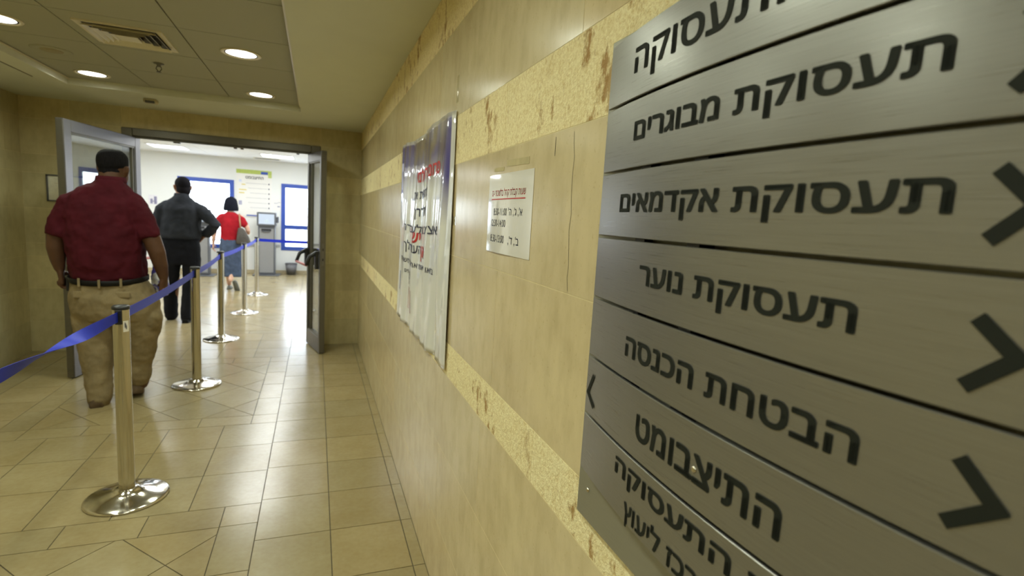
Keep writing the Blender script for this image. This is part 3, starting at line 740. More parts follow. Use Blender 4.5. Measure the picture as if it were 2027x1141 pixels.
for y in (2.42, 1.21, 0.01, -1.20):
    for x in (-0.425, -1.55): copy_tree(dl0, (x, y, TZ), 'ceiling downlight above and behind the viewer, out of the photo', 'ceiling downlights out of view')

vent = empty('air_vent', (-0.975, 3.605, TZ), 0, 'square louvred air vent set in a ceiling tile', 'air vent')
H = 0.195
bm = bmesh.new()
for k in range(4):
    c, s = [(1, 0), (0, 1), (-1, 0), (0, -1)][k]
    def P(a, b, z): return bm.verts.new((a * c - b * s, a * s + b * c, z))
    a = [P(H, -H, 0), P(H, H, 0), P(H, H, -0.008), P(H, -H, -0.008), P(H - 0.03, -H + 0.03, -0.004), P(H - 0.03, H - 0.03, -0.004)]
    bm.faces.new((a[0], a[1], a[2], a[3])); bm.faces.new((a[3], a[2], a[5], a[4]))
obj('frame', bm, TRIMW, vent)
obj('backing', mbox(-H + 0.02, H - 0.02, -H + 0.02, H - 0.02, -0.0015, 0), BLACK, vent)  # black plate paints in the duct's shade behind the vanes, no real opening
for k in range(4):
    c, s = [(1, 0), (0, 1), (-1, 0), (0, -1)][k]
    for j in range(4):
        r0 = H - 0.040 - 0.033 * j; r1 = r0 + 0.013; bm = bmesh.new()
        def P(a, b, z): return bm.verts.new((a * c - b * s, a * s + b * c, z))
        q = [P(r0, -r0, -0.006), P(r0, r0, -0.006), P(r1, r1, -0.020), P(r1, -r1, -0.020)]; q2 = [P(r0 - 0.003, -r0 + 0.003, -0.004), P(r0 - 0.003, r0 - 0.003, -0.004), P(r1 - 0.003, r1 - 0.003, -0.019), P(r1 - 0.003, -r1 + 0.003, -0.019)]
        bm.faces.new(q); bm.faces.new(q2[::-1])
        for i in range(4): bm.faces.new((q[i], q2[i], q2[(i + 1) % 4], q[(i + 1) % 4]))
        obj('vane', bm, TRIMW, vent)
obj('centre_plate', mbox(-0.05, 0.05, -0.05, 0.05, -0.018, -0.014), TRIMW, vent)

sp_ = empty('fire_sprinkler', (-0.975, 4.19, TZ), 0, 'small dark fire sprinkler head hanging from the ceiling tile beyond the vent', 'sprinkler')
bm = bmesh.new(); lathe(bm, [(0.03, 0), (0.03, -0.004), (0.012, -0.008), (0.011, -0.022)], 24); obj('escutcheon', bm, DARKALU, sp_, smooth=True)
bm = bmesh.new(); tube(bm, [(0.011, 0, -0.02), (0.016, 0, -0.035), (0.004, 0, -0.05)], [0.003] * 3, 8); tube(bm, [(-0.011, 0, -0.02), (-0.016, 0, -0.035), (-0.004, 0, -0.05)], [0.003] * 3, 8); obj('yoke', bm, DARKALU, sp_)
bm = bmesh.new(); lathe(bm, [(0.0, -0.052), (0.014, -0.053), (0.014, -0.056), (0.0, -0.057)], 24, close=False); obj('deflector', bm, DARKALU, sp_)
cs = empty('ceiling_speaker', (-1.55, 4.22, TZ), 0, 'faint round flush cover in the tile between the two left downlights', 'speaker')
bm = bmesh.new(); lathe(bm, [(0.105, 0), (0.105, -0.004), (0.095, -0.007), (0.075, -0.004), (0, -0.004)], 40, close=False); obj('cover', bm, CTILE, cs, smooth=True)
bm = bmesh.new(); lathe(bm, [(0.06, -0.0042), (0.055, -0.008), (0, -0.009)], 40, close=False); obj('grille', bm, plain('dull grille', (0.34, 0.30, 0.19), 0.7), cs, smooth=True)
se = empty('motion_sensor', (-1.31, 5.36, ZC), 0, 'small box sensor on the plaster ceiling strip in front of the doorway', 'sensor')
obj('housing', mbox(-0.05, 0.05, -0.035, 0.035, -0.035, 0), plain('beige plastic', (0.52, 0.46, 0.29), 0.5), se, bevel=0.012)
obj('lens', mbox(-0.035, 0.035, -0.037, -0.02, -0.037, -0.016), GREYPL, se, bevel=0.004)
ap = empty('ceiling_hatch', (-2.18, 3.7, ZC), 0, 'long flush access panel in the left plaster margin of the ceiling', 'access panel')
obj('panel', mbox(-0.238, 0.238, -1.24, 1.24, -0.006, -0.001), PLASTER, ap, bevel=0.003)
bm = bmesh.new(); box(bm, -0.246, -0.239, -1.248, 1.248, -0.003, 0); box(bm, 0.239, 0.246, -1.248, 1.248, -0.003, 0); box(bm, -0.246, 0.246, 1.241, 1.248, -0.003, 0); box(bm, -0.246, 0.246, -1.248, -1.241, -0.003, 0); obj('edge_gap', bm, CGAP, ap)

# ------------------------------------------------------------------ queue barrier
def make_post(loc, label, group):
    t = empty('queue_post', loc, 0, label, 'queue post', group)
    bm = bmesh.new(); lathe(bm, [(0.0, 0.0), (0.172, 0.0), (0.175, 0.004), (0.174, 0.009), (0.165, 0.014), (0.120, 0.022), (0.075, 0.034), (0.050, 0.046), (0.046, 0.052), (0.0, 0.052)], 64, close=False); o = obj('base', bm, STEEL, t, smooth=True)
    bm = bmesh.new(); lathe(bm, [(0.0335, 0.05), (0.0335, 0.935)], 40); o = obj('pole', bm, BRUSH, t, smooth=True)
    e = o.modifiers.new('edge', 'EDGE_SPLIT'); e.split_angle = 1.0
    bm = bmesh.new(); lathe(bm, [(0.035, 0.935), (0.036, 0.939), (0.036, 0.947), (0.031, 0.953), (0, 0.955)], 40, close=False); obj('cap', bm, BLACK, t, smooth=True)
    for s, nm_ in ((-1, 'belt_slot'), (1, 'belt_slot')):
        obj(nm_, mbox(-0.014, 0.014, min(s * 0.026, s * 0.0385), max(s * 0.026, s * 0.0385), 0.868, 0.936), BLACK, t, bevel=0.003)
    return t
posts = [(-0.850, 2.897), (-0.881, 4.685), (-0.945, 6.287), (-0.897, 7.84), (-0.902, 9.482)]
GRP = 'stainless queue barrier posts'
LB = ['stainless queue post nearest the viewer, with a small white sticker below its cap', 'second stainless queue post from the viewer, beside the man in khaki trousers', 'third stainless queue post from the viewer, just beyond the doorway', 'fourth stainless queue post from the viewer, right of the woman in red', 'farthest stainless queue post, in front of the grey kiosk']
p0 = make_post((*posts[0], 0), LB[0], GRP); P_ = [p0]
for (x, y), lb in list(zip(posts, LB))[1:]: P_.append(copy_tree(p0, (x, y, 0), lb))
left_end = (-0.93, 1.15); right_end = (0.62, 9.55)
P_.append(copy_tree(p0, (*left_end, 0), 'queue post at the out-of-frame left end of the twisted belt'))
P_.append(copy_tree(p0, (*right_end, 0), 'queue post hidden behind the right door leaf at the end of the far belt'))
# turn slots of the first post along its belts
stk = bmesh.new(); V = []
for i in range(7):
    a = math.radians(-62 + 42 * i / 6); V.append([stk.verts.new((0.0342 * math.cos(a), 0.0342 * math.sin(a), z)) for z in (0.832, 0.884)])
for a, b in zip(V, V[1:]): stk.faces.new((a[0], b[0], b[1], a[1]))
stk_o = obj('sticker', stk, WHITE, p0)
sb = bmesh.new()
for ang, z0, z1 in ((-52, 0.850, 0.874), (-46, 0.845, 0.868), (-40, 0.842, 0.860)):
    V = []
    for i in range(3):
        a = math.radians(ang + i * 2.2); V.append([sb.verts.new((0.0347 * math.cos(a), 0.0347 * math.sin(a), z)) for z in (z0 + 0.002 * i, z1 + 0.003 * i)])
    for a, b in zip(V, V[1:]): sb.faces.new((a[0], b[0], b[1], a[1]))
obj('sticker_mark', sb, INK, stk_o)
def belt(a, b, label, za=0.905, zb=0.905, sag=0.012, twist=None, w=0.048):
    A = Vector((*a, za)); B = Vector((*b, zb)); d = (B - A); dh = Vector((d.x, d.y, 0)).normalized(); A += dh * 0.039; B -= dh * 0.039
    n = 120; bm = bmesh.new(); side = Vector((-dh.y, dh.x, 0)); cols = []
    for i in range(n + 1):
        t = i / n; c = A.lerp(B, t) - Vector((0, 0, sag * 4 * t * (1 - t))); ang = twist(t) if twist else 0.0
        up = Vector((0, 0, 1)) * math.cos(ang) + side * math.sin(ang); nn = side * math.cos(ang) - Vector((0, 0, 1)) * math.sin(ang)
        cols.append([bm.verts.new(c + up * w / 2 * s + nn * 0.0006 * q) for s, q in ((-1, -1), (1, -1), (1, 1), (-1, 1))])
    for p, q in zip(cols, cols[1:]):
        for k in range(4): bm.faces.new((p[k], q[k], q[(k + 1) % 4], p[(k + 1) % 4]))
    bm.faces.new(cols[0]); bm.faces.new(cols[-1])
    o = obj('barrier_belt', bm, BELT, smooth=True); es = o.modifiers.new('edge', 'EDGE_SPLIT'); es.split_angle = 0.9; tag(o, label, 'barrier belt', 'blue queue barrier belts'); return o
def sm(t, a, b): t = max(0, min(1, (t - a) / (b - a))); return t * t * (3 - 2 * t)
belt(posts[0], left_end, 'dark blue belt twisting from the nearest post out of the left edge of the photo', twist=lambda t: -PI * sm(t, 0.02, 0.60), sag=0.012)
belt(posts[0], posts[1], 'blue belt between the nearest post and the second post, across the man in khaki')
belt(posts[1], posts[2], 'blue belt between the second and third posts')
belt(posts[2], posts[3], 'blue belt between the third and fourth posts, in front of the denim skirt')
belt(posts[3], posts[4], 'short blue belt between the fourth and farthest posts')
belt(posts[4], right_end, 'blue belt running right from the farthest post across the grey kiosk and window')

# ------------------------------------------------------------------ hall furniture
SCREEN = emit('lit kiosk screen', (0.72, 0.86, 1.0), 0.8)
KGREY = plain('kiosk grey panel', (0.25, 0.25, 0.25), 0.45, var=0.03); KDARK = plain('kiosk charcoal', (0.10, 0.105, 0.115), 0.45)
kiosk = empty('self_service_kiosk', (-0.975, 12.30, 0), 0, 'grey self service kiosk with lit screen between the two blue windows', 'kiosk', 'self service kiosks along the hall wall')
obj('base_plate', mbox(-0.26, 0.26, -0.2, 0.22, 0, 0.018), KDARK, kiosk, bevel=0.006)
obj('column', mbox(-0.165, 0.165, -0.06, 0.13, 0.018, 1.06), KDARK, kiosk, bevel=0.015)
obj('front_panel', mbox(-0.135, 0.135, -0.066, -0.06, 0.06, 0.99), KGREY, kiosk, bevel=0.002)
bm = bmesh.new(); box(bm, -0.185, 0.185, -0.09, 0.11, 1.045, 1.33); hd = obj('screen_housing', bm, KDARK, kiosk, bevel=0.015)
scr = obj('screen', mbox(-0.15, 0.15, -0.094, -0.09, 1.085, 1.295), SCREEN, hd)
bm = bmesh.new()
for r in range(2):
    for c in range(2): box(bm, -0.03 + 0.034 * c, -0.004 + 0.034 * c, -0.0955, -0.094, 1.12 + 0.034 * r, 1.146 + 0.034 * r)
obj('screen_icon', bm, plain('screen icon print', (0.55, 0.66, 0.72), 0.4), kiosk)
obj('side_box', mbox(0.185, 0.235, -0.05, 0.07, 1.12, 1.25), KDARK, kiosk, bevel=0.012)
obj('ticket_slot', mbox(-0.10, 0.09, -0.085, -0.066, 0.945, 0.985), BLACK, kiosk, bevel=0.005)
obj('ticket_tray', mbox(-0.09, 0.06, -0.095, -0.066, 0.925, 0.945), KDARK, kiosk, bevel=0.004)
copy_tree(kiosk, (-2.165, 12.05, 0), 'grey kiosk half hidden behind the man in the charcoal shirt')
copy_tree(kiosk, (0.10, 12.32, 0), 'grey kiosk seen only through the glass of the right door')
wb = empty('waste_basket', (-0.50, 12.42, 0), 0, 'round dark mesh waste basket on the hall floor right of the kiosk', 'waste basket')
bm = bmesh.new(); lathe(bm, [(0.0, 0.004), (0.085, 0.004), (0.088, 0.0), (0.122, 0.245), (0.119, 0.245), (0.086, 0.01), (0.0, 0.01)], 36, close=False); obj('bucket', bm, plain('dark wire mesh', (0.13, 0.13, 0.14), 0.5, var=0.4, scale=90), wb, smooth=True)
bm = bmesh.new(); lathe(bm, [(0.121, 0.24), (0.127, 0.243), (0.127, 0.253), (0.121, 0.256), (0.118, 0.25), (0.121, 0.24)], 36, close=False); obj('rim', bm, GREYPL, wb, smooth=True)

bd = empty('instruction_board', (-1.245, YH, 1.22), 0, 'tall white instruction poster with lime green top band on the hall wall between the windows', 'poster')
obj('panel', mbox(-0.34, 0.34, -0.012, 0, 0, 0.985), WHITE, bd)
gb = obj('top_band', mbox(-0.34, 0.34, -0.014, -0.012, 0.90, 0.985), plain('lime green print', (0.46, 0.55, 0.12), 0.5), bd)
bm = bmesh.new(); box(bm, 0.27, 0.34, -0.014, -0.012, 0.84, 0.90); obj('corner_tab', bm, plain('pale lime print', (0.50, 0.58, 0.16), 0.5), bd)
obj('emblem_label', mbox(0.13, 0.265, -0.016, -0.014, 0.905, 0.96), BLUEFR, gb)
obj('bottom_band', mbox(-0.15, 0.34, -0.014, -0.012, 0.012, 0.035), BLUEFR, bd)
lettering(heb('התיצבומט'), INK, bd, lambda u, v: (u, -0.0145, v), -0.165, 0.18, 0.795, 0.055, 0.02)
for i in range(6):
    z = 0.70 - i * 0.102
    bm = bmesh.new(); box(bm, -0.16 + 0.04 * (i % 3), 0.25, -0.0135, -0.012, z, z + 0.007); obj('text_line', bm, plain('grey print', (0.42, 0.42, 0.44), 0.5), bd)
    bm = bmesh.new(); box(bm, 0.275, 0.297, -0.0135, -0.012, z - 0.01, z + 0.018); obj('bullet', bm, INK, bd)
YEL = plain('yellow print', (0.70, 0.58, 0.15), 0.5)
for z, x0, x1 in ((0.66, -0.24, -0.17), (0.55, -0.29, -0.15), (0.485, -0.29, -0.19)):
    obj('side_picture', mbox(x0, x1, -0.0135, -0.012, z, z + 0.022), YEL, bd)
obj('side_picture', mbox(-0.29, -0.24, -0.0135, -0.012, 0.72, 0.77), plain('pale blue print', (0.62, 0.66, 0.80), 0.5), bd)
obj('side_picture', mbox(-0.30, -0.235, -0.0135, -0.012, 0.24, 0.33), plain('slate print', (0.40, 0.40, 0.52), 0.5), bd)
def wall_paper(x, z, w, h, label, col, marks):
    t = empty('wall_notice', (x, YH, z), 0, label, 'notice'); sh = obj('sheet', mbox(-w / 2, w / 2, -0.004, 0, 0, h), col, t)
    bm = bmesh.new()
    for a, b, c, d in marks: box(bm, a * w, b * w, -0.005, -0.004, c * h, d * h)
    obj('print', bm, plain('violet grey print', (0.25, 0.24, 0.36), 0.5), sh); return t
wall_paper(-3.09, 1.36, 0.16, 0.19, 'small picture sheet on the hall wall between the two men', plain('pale violet paper', (0.74, 0.72, 0.76), 0.5), ((-0.3, -0.05, 0.1, 0.6), (0.1, 0.4, 0.05, 0.85), (-0.1, 0.2, 0.3, 0.4)))
wall_paper(-0.80, 1.38, 0.17, 0.24, 'small white sheet with a dark mark beside the right blue window', WHITE, ((-0.35, 0.1, 0.62, 0.66), (0.1, 0.4, 0.7, 0.74), (0.05, 0.35, 0.30, 0.40)))

LUM = emit('hall light diffuser', (0.95, 0.97, 1.0), 7.0)
hl = empty('ceiling_panel_light', (-2.5, 11.25, HZ), 0, 'bright square panel light in the hall ceiling, seen above the man in the charcoal shirt', 'ceiling light', 'hall ceiling panel lights')
bm = bmesh.new(); h = 0.295; t = 0.02
box(bm, -h, -h + t, -h, h, -0.012, -0.001); box(bm, h - t, h, -h, h, -0.012, -0.001); box(bm, -h + t, h - t, -h, -h + t, -0.012, -0.001); box(bm, -h + t, h - t, h - t, h, -0.012, -0.001); obj('frame', bm, HCEIL, hl)
obj('diffuser', mbox(-h + t, h - t, -h + t, h - t, -0.008, -0.002), LUM, hl)
l = bpy.data.lights.new('panel lamp', 'AREA'); l.shape = 'SQUARE'; l.size = 0.55; l.energy = HALL_W; l.color = HALL_COL
lo = bpy.data.objects.new('lamp', l); COL.objects.link(lo); lo.parent = hl; lo.location = (0, 0, -0.02)
copy_tree(hl, (-0.7, 11.25, HZ), 'bright square panel light in the hall ceiling, above the lime green poster')
for x in (-4.3, -2.5, -0.7, 1.1):
    for y in (7.35, 9.15) + ((11.25,) if x in (-4.3, 1.1) else ()): copy_tree(hl, (x, y, HZ), 'hall ceiling panel light hidden above the door head', 'hall ceiling panel lights out of view')
hv = empty('ceiling_grille', (-0.95, 12.05, HZ), 0, 'dark slotted grille in the hall ceiling near the far wall', 'air vent')
obj('frame', mbox(-0.25, 0.25, -0.09, 0.09, -0.008, -0.001), TRIMW, hv)
for i in range(5): obj('slot', mbox(-0.22, 0.22, -0.066 + 0.03 * i, -0.05 + 0.03 * i, -0.0095, -0.008), GREYPL, hv)
# daylight also comes in strongly from the hall's own right-hand windows (built above)

# ------------------------------------------------------------------ people
def hand(bm, wrist, d, palm_n, side, size=1.0, curl=0.9, grip=None):
    """palm and five bent fingers. d = direction of the fingers, palm_n = direction the palm faces, side = direction of the thumb"""
    w = Vector(wrist); d = Vector(d).normalized(); n = Vector(palm_n).normalized(); s = Vector(side).normalized(); k = size
    tube(bm, [w - d * 0.02 * k, w + d * 0.03 * k, w + d * 0.085 * k], [(0.026 * k, 0.020 * k), (0.038 * k, 0.018 * k), (0.041 * k, 0.015 * k)], 12, n)
    for i, (o, L) in enumerate(((0.031, 0.078), (0.010, 0.088), (-0.011, 0.082), (-0.031, 0.064))):
        b = w + d * 0.085 * k + s * o * k; a1, a2, a3 = curl * 0.55, curl * 1.25, curl * 1.75
        p1 = b + (d * math.cos(a1) + n * math.sin(a1)) * L * 0.45 * k; p2 = p1 + (d * math.cos(a2) + n * math.sin(a2)) * L * 0.32 * k; p3 = p2 + (d * math.cos(a3) + n * math.sin(a3)) * L * 0.23 * k
        tube(bm, [b - d * 0.015 * k, b, p1, p2, p3], [0.0095 * k, 0.0098 * k, 0.0092 * k, 0.0085 * k, 0.0072 * k], 10, s)
    b = w + d * 0.025 * k + s * 0.028 * k; p1 = b + (d * 0.55 + s * 0.75 + n * 0.25).normalized() * 0.042 * k; p2 = p1 + (d * 0.8 + s * 0.25 + n * 0.55).normalized() * 0.034 * k
    tube(bm, [b - s * 0.01 * k, b, p1, p2], [0.013 * k, 0.014 * k, 0.0115 * k, 0.0085 * k], 10, n)
def head(bm, c, yaw, k=1.0, heavy=1.0):
    """c = centre of the skull; faces +y turned by yaw (positive = to the left)"""
    R = Matrix.Rotation(yaw, 3, 'Z'); c = Vector(c)
    def q(x, y, z): return c + R @ (Vector((x, y, z)) * k)
    ball(bm, q(0, 0, 0.01), (0.076 * k * heavy, 0.096 * k, 0.105 * k), 24, R)
    ball(bm, q(0, 0.030, -0.055), (0.063 * k * heavy, 0.066 * k, 0.075 * k), 20, R)
    ball(bm, q(0, 0.055, -0.098), (0.036 * k * heavy, 0.034 * k, 0.026 * k), 16, R)                      # chin
    tube(bm, [q(0, 0.088, 0.0), q(0, 0.104, -0.022), q(0, 0.108, -0.036)], [0.010 * k, 0.013 * k, 0.016 * k], 10)   # nose
    tube(bm, [q(-0.022, 0.088, -0.062), q(0, 0.096, -0.060), q(0.022, 0.088, -0.062)], [0.006 * k, 0.009 * k, 0.006 * k], 10, (0, 0, 1))
    tube(bm, [q(-0.020, 0.087, -0.072), q(0, 0.095, -0.073), q(0.020, 0.087, -0.072)], [0.006 * k, 0.010 * k, 0.006 * k], 10, (0, 0, 1))
    tube(bm, [q(-0.045, 0.078, 0.022), q(0, 0.092, 0.020), q(0.045, 0.078, 0.022)], [0.010 * k, 0.010 * k, 0.010 * k], 10, (0, 0, 1))   # brow
    for s in (-1, 1):
        tube(bm, [q(s * 0.070 * heavy, 0.004, -0.055), q(s * 0.085 * heavy, -0.008, -0.022), q(s * 0.090 * heavy, -0.012, 0.008)], [(0.010 * k, 0.009 * k), (0.010 * k, 0.018 * k), (0.009 * k, 0.017 * k)], 12, R @ Vector((0, 1, 0)))
    return q, R
def eyes(parent, q, k=1.0):
    for s in (-1, 1):
        bm = bmesh.new(); ball(bm, q(s * 0.031, 0.083, -0.004), 0.012 * k, 14); obj('eye', bm, EYEW, parent, smooth=True)
def shoe(bm, heel, ang, L=0.28, w=0.052, h=0.085, pitch=0.0):
    """a shoe pointing along ang (0 = +y), heel point on the ground, pitch lifts the heel about the toe"""
    R = Matrix.Rotation(ang, 4, 'Z'); T = Matrix.Translation(heel)
    M = T @ R @ Matrix.Translation((0, L * 0.75, 0)) @ Matrix.Rotation(-pitch, 4, 'X') @ Matrix.Translation((0, -L * 0.75, 0))
    n0 = len(bm.verts); secs = [(-0.012, 0.55, 0.6), (0.01, 0.72, 0.95), (0.06, 0.82, 1.0), (0.10, 0.84, 0.92), (0.15, 0.92, 0.72), (0.20, 1.0, 0.55), (0.25, 0.86, 0.42), (0.285, 0.5, 0.28)]
    rr = []
    for y, ww, hh in secs:
        y *= L / 0.29; ring = []
        for kx, kz in ((-1, 0.0), (-1.02, 0.25), (-0.86, 0.68), (-0.45, 0.98), (0, 1.04), (0.45, 0.98), (0.86, 0.68), (1.02, 0.25), (1, 0.0)): ring.append(bm.verts.new(M @ Vector((kx * ww * w, y, kz * hh * h))))
        rr.append(ring)
    for a, b in zip(rr, rr[1:]):
        m = len(a)
        for k in range(m): bm.faces.new((a[k], a[(k + 1) % m], b[(k + 1) % m], b[k]))
    bm.faces.new(rr[0]); bm.faces.new(rr[-1])

# --- heavy man in maroon polo shirt
man = empty('person', (-1.33, 4.42, 0), 0, 'heavy man from behind in maroon polo shirt and khaki cargo trousers walking to the doorway', 'person')
bm = bmesh.new()
q, R_ = head(bm, (0.012, 0.035, 1.656), math.radians(-18), 1.0, 1.12)
tube(bm, [(-0.012, -0.005, 1.40), (-0.003, 0.004, 1.52), (0.006, 0.016, 1.62)], [(0.10, 0.09), (0.078, 0.080), (0.074, 0.078)], 20)
loft(bm, [(0.86, -0.025, 0.01, 0.18, 0.14), (1.1, -0.035, 0.01, 0.205, 0.16), (1.3, -0.04, 0, 0.20, 0.13), (1.42, -0.04, 0, 0.16, 0.09), (1.47, -0.03, 0, 0.09, 0.07)], 24)
tube(bm, [(-0.19, -0.01, 1.36), (-0.268, -0.02, 1.28), (-0.306, -0.03, 1.17), (-0.312, -0.03, 1.09), (-0.308, -0.02, 1.01), (-0.300, -0.015, 0.945)], [0.060, 0.062, 0.056, 0.052, 0.043, 0.031], 16)
hand(bm, (-0.300, -0.015, 0.94), (0.06, 0.16, -1), (1, 0.35, 0), (0.35, 1, 0.15), 1.08, 1.05)
tube(bm, [(0.12, -0.01, 1.36), (0.190, -0.02, 1.28), (0.242, -0.03, 1.17), (0.270, -0.03, 1.08), (0.288, -0.015, 0.98), (0.300, 0.0, 0.895)], [0.060, 0.062, 0.058, 0.054, 0.045, 0.031], 16)
hand(bm, (0.301, 0.002, 0.89), (-0.10, 0.12, -1), (-1, 0.35, 0), (-0.35, 1, 0.15), 1.12, 0.8)
for s, x0, x1, y1 in ((-1, -0.115, -0.078, -0.085), (1, 0.10, 0.13, 0.055)): tube(bm, [(x0, 0, 0.84), (x0, 0.01, 0.5), (x1, y1, 0.10)], [0.10, 0.085, 0.05], 14)
body = soft('body', bm, SKIN_TAN, man, 0.0065, 5)
eyes(body, q)
bm = bmesh.new()
ball(bm, q(0, -0.008, 0.022), (0.0885, 0.100, 0.112), 32, R_); ball(bm, q(0, -0.034, -0.030), (0.083, 0.068, 0.078), 24, R_)
# flat brush-cut top, hairline kept off the face and ears
hb = obj('hair', bm, HAIR, man, smooth=True)
cut = bmesh.new(); cut.from_mesh(hb.data)
for v in cut.verts:
    d = R_.inverted() @ (v.co - q(0, 0, 0))
    if d.z > 0.0:
        g = 1 + 0.13 * min(1.0, d.z / 0.09) ** 1.5; v.co = q(0, 0, 0) + R_ @ Vector((d.x * g, d.y * g if d.y < 0 else d.y, d.z))
    if d.z > 0.117: v.co.z -= (d.z - 0.117) * 0.7
    lim = 0.03 if d.z < -0.01 else (0.035 if d.z < 0.055 else 0.2)
    if d.y > lim: v.co -= R_ @ Vector((0, (d.y - lim) * 0.95, 0))
    if d.z < 0.0: v.co -= R_ @ Vector((math.copysign(min(abs(d.x), 0.012), d.x), 0, 0))
cut.to_mesh(hb.data); cut.free()
r = hb.modifiers.new('surface', 'REMESH'); r.mode = 'VOXEL'; r.voxel_size = 0.006; r.use_smooth_shade = True
s_ = hb.modifiers.new('smooth', 'SMOOTH'); s_.iterations = 3
bm = bmesh.new()
loft(bm, [(0.872, -0.030, 0.01, 0.205, 0.170), (0.90, -0.030, 0.01, 0.218, 0.182), (1.00, -0.036, 0.015, 0.226, 0.195), (1.10, -0.040, 0.015, 0.228, 0.197), (1.22, -0.046, 0.005, 0.226, 0.182), (1.32, -0.05, -0.005, 0.218, 0.160), (1.40, -0.05, -0.008, 0.210, 0.138), (1.46, -0.042, -0.005, 0.192, 0.120), (1.51, -0.030, 0.0, 0.150, 0.106), (1.54, -0.012, 0.004, 0.098, 0.094), (1.57, -0.003, 0.008, 0.084, 0.086)], 32, 2.3)
tube(bm, [(-0.14, -0.01, 1.425), (-0.215, -0.015, 1.39), (-0.266, -0.022, 1.28), (-0.288, -0.026, 1.17)], [0.080, 0.082, 0.079, 0.081], 20, cap=False); ball(bm, (-0.19, -0.012, 1.402), 0.082)
tube(bm, [(0.06, -0.01, 1.435), (0.135, -0.015, 1.41), (0.190, -0.022, 1.295), (0.222, -0.028, 1.18)], [0.078, 0.078, 0.076, 0.080], 20, cap=False); ball(bm, (0.125, -0.012, 1.415), 0.078)
shirt = soft('polo_shirt', bm, MAROON, man, 0.009, 6, 0.03, 0.09)
bm = bmesh.new(); lathe(bm, [(0.084, 1.555), (0.089, 1.55), (0.091, 1.56), (0.084, 1.592), (0.080, 1.592), (0.079, 1.56)], 32, (0.0, 0.010, 0), close=False); obj('collar', bm, MAROON, shirt, smooth=True)
bm = bmesh.new()
loft(bm, [(0.60, 0.01, 0.005, 0.235, 0.165), (0.66, 0.010, 0.005, 0.262, 0.185), (0.74, 0.004, 0.005, 0.262, 0.195), (0.82, -0.012, 0.01, 0.240, 0.188), (0.872, -0.026, 0.01, 0.221, 0.179)], 32, 2.3)
tube(bm, [(-0.125, 0.0, 0.70), (-0.120, 0.0, 0.55), (-0.112, -0.02, 0.40), (-0.098, -0.055, 0.22), (-0.084, -0.085, 0.10), (-0.080, -0.095, 0.035)], [(0.125, 0.14), (0.122, 0.125), (0.105, 0.11), (0.083, 0.09), (0.074, 0.082), (0.072, 0.08)], 20)
tube(bm, [(0.140, 0.0, 0.70), (0.150, 0.01, 0.58), (0.140, 0.03, 0.42), (0.128, 0.045, 0.28), (0.122, 0.05, 0.14)], [(0.13, 0.14), (0.135, 0.13), (0.108, 0.11), (0.082, 0.09), (0.070, 0.08)], 20)
ball(bm, (0.232, -0.01, 0.60), (0.058, 0.10, 0.10)); ball(bm, (-0.205, -0.01, 0.58), (0.036, 0.09, 0.10))
pants = soft('cargo_trousers', bm, KHAKI, man, 0.009, 5, 0.024, 0.08)
for x in (-0.125, 0.08):
    bm = bmesh.new(); box(bm, x - 0.06, x + 0.06, -0.188 + abs(x) * 0.18, -0.176 + abs(x) * 0.18, 0.77, 0.815); soft('pocket_flap', bm, KHAKI, pants, 0.005, 4)
bm = bmesh.new()
R0 = []
for z, e in ((0.873, 0), (0.875, 0.003), (0.908, 0.003), (0.910, 0)):
    R0.append([bm.verts.new((-0.028 + (0.2265 + e) * math.copysign(abs(math.cos(a)) ** (2 / 2.3), math.cos(a)), 0.01 + (0.190 + e) * math.copysign(abs(math.sin(a)) ** (2 / 2.3), math.sin(a)), z - 0.022 * max(0.0, -math.sin(a)) ** 1.5)) for a in [2 * PI * k / 48 for k in range(48)]])
for a, b in zip(R0, R0[1:]):
    for k in range(48): bm.faces.new((a[k], a[(k + 1) % 48], b[(k + 1) % 48], b[k]))
bl = obj('belt', bm, LEATHER, man, smooth=True)
for x, y, dz in ((-0.145, -0.172, -0.015), (-0.028, -0.191, -0.022), (0.09, -0.172, -0.015)): obj('belt_loop', mbox(x - 0.007, x + 0.007, y - 0.006, y + 0.004, 0.862 + dz, 0.920 + dz), KHAKI, bl, bevel=0.002)
bm = bmesh.new(); shoe(bm, (-0.080, -0.155, 0.0), 0.25, 0.30, 0.058, 0.085); obj('shoe', bm, SUEDE, man, smooth=True)
bm = bmesh.new(); shoe(bm, (0.118, 0.0, 0.0), 0.34, 0.30, 0.058, 0.085, 0.16); obj('shoe', bm, SUEDE, man, smooth=True)
ph = empty('mobile_phone', (-1.33 - 0.268, 4.42 + 0.005, 0.845), 0.3, 'black mobile phone in the left hand of the man in maroon', 'phone')
obj('case', mbox(-0.008, 0.008, -0.03, 0.03, -0.05, 0.05), BLACK, ph, bevel=0.004); obj('screen', mbox(0.008, 0.0088, -0.026, 0.026, -0.043, 0.043), GREYPL, ph)
pb = empty('plastic_bag', (-1.33 + 0.235, 4.42 + 0.17, 0.80), 0.0, 'white and blue plastic bag held against the right hip of the man in maroon', 'bag')
def bag_mat():
    m, nt, bs = new_mat('white bag with blue print'); setp(bs, (0.8, 0.8, 0.82), 0.3)
    f = noise(nt, coords(nt), 15, 2); nt.links.new(ramp(nt, f, [(0.46, (0.85, 0.85, 0.88)), (0.52, (0.10, 0.09, 0.45))]), bs.inputs['Base Color']); return m
bm = bmesh.new(); loft(bm, [(-0.06, 0, 0, 0.05, 0.04), (-0.02, 0, 0, 0.06, 0.05), (0.08, 0.0, 0, 0.055, 0.045), (0.16, -0.01, 0, 0.035, 0.03), (0.21, -0.015, -0.01, 0.015, 0.02)], 20); soft('sack', bm, bag_mat(), pb, 0.006, 3, 0.015, 0.04)
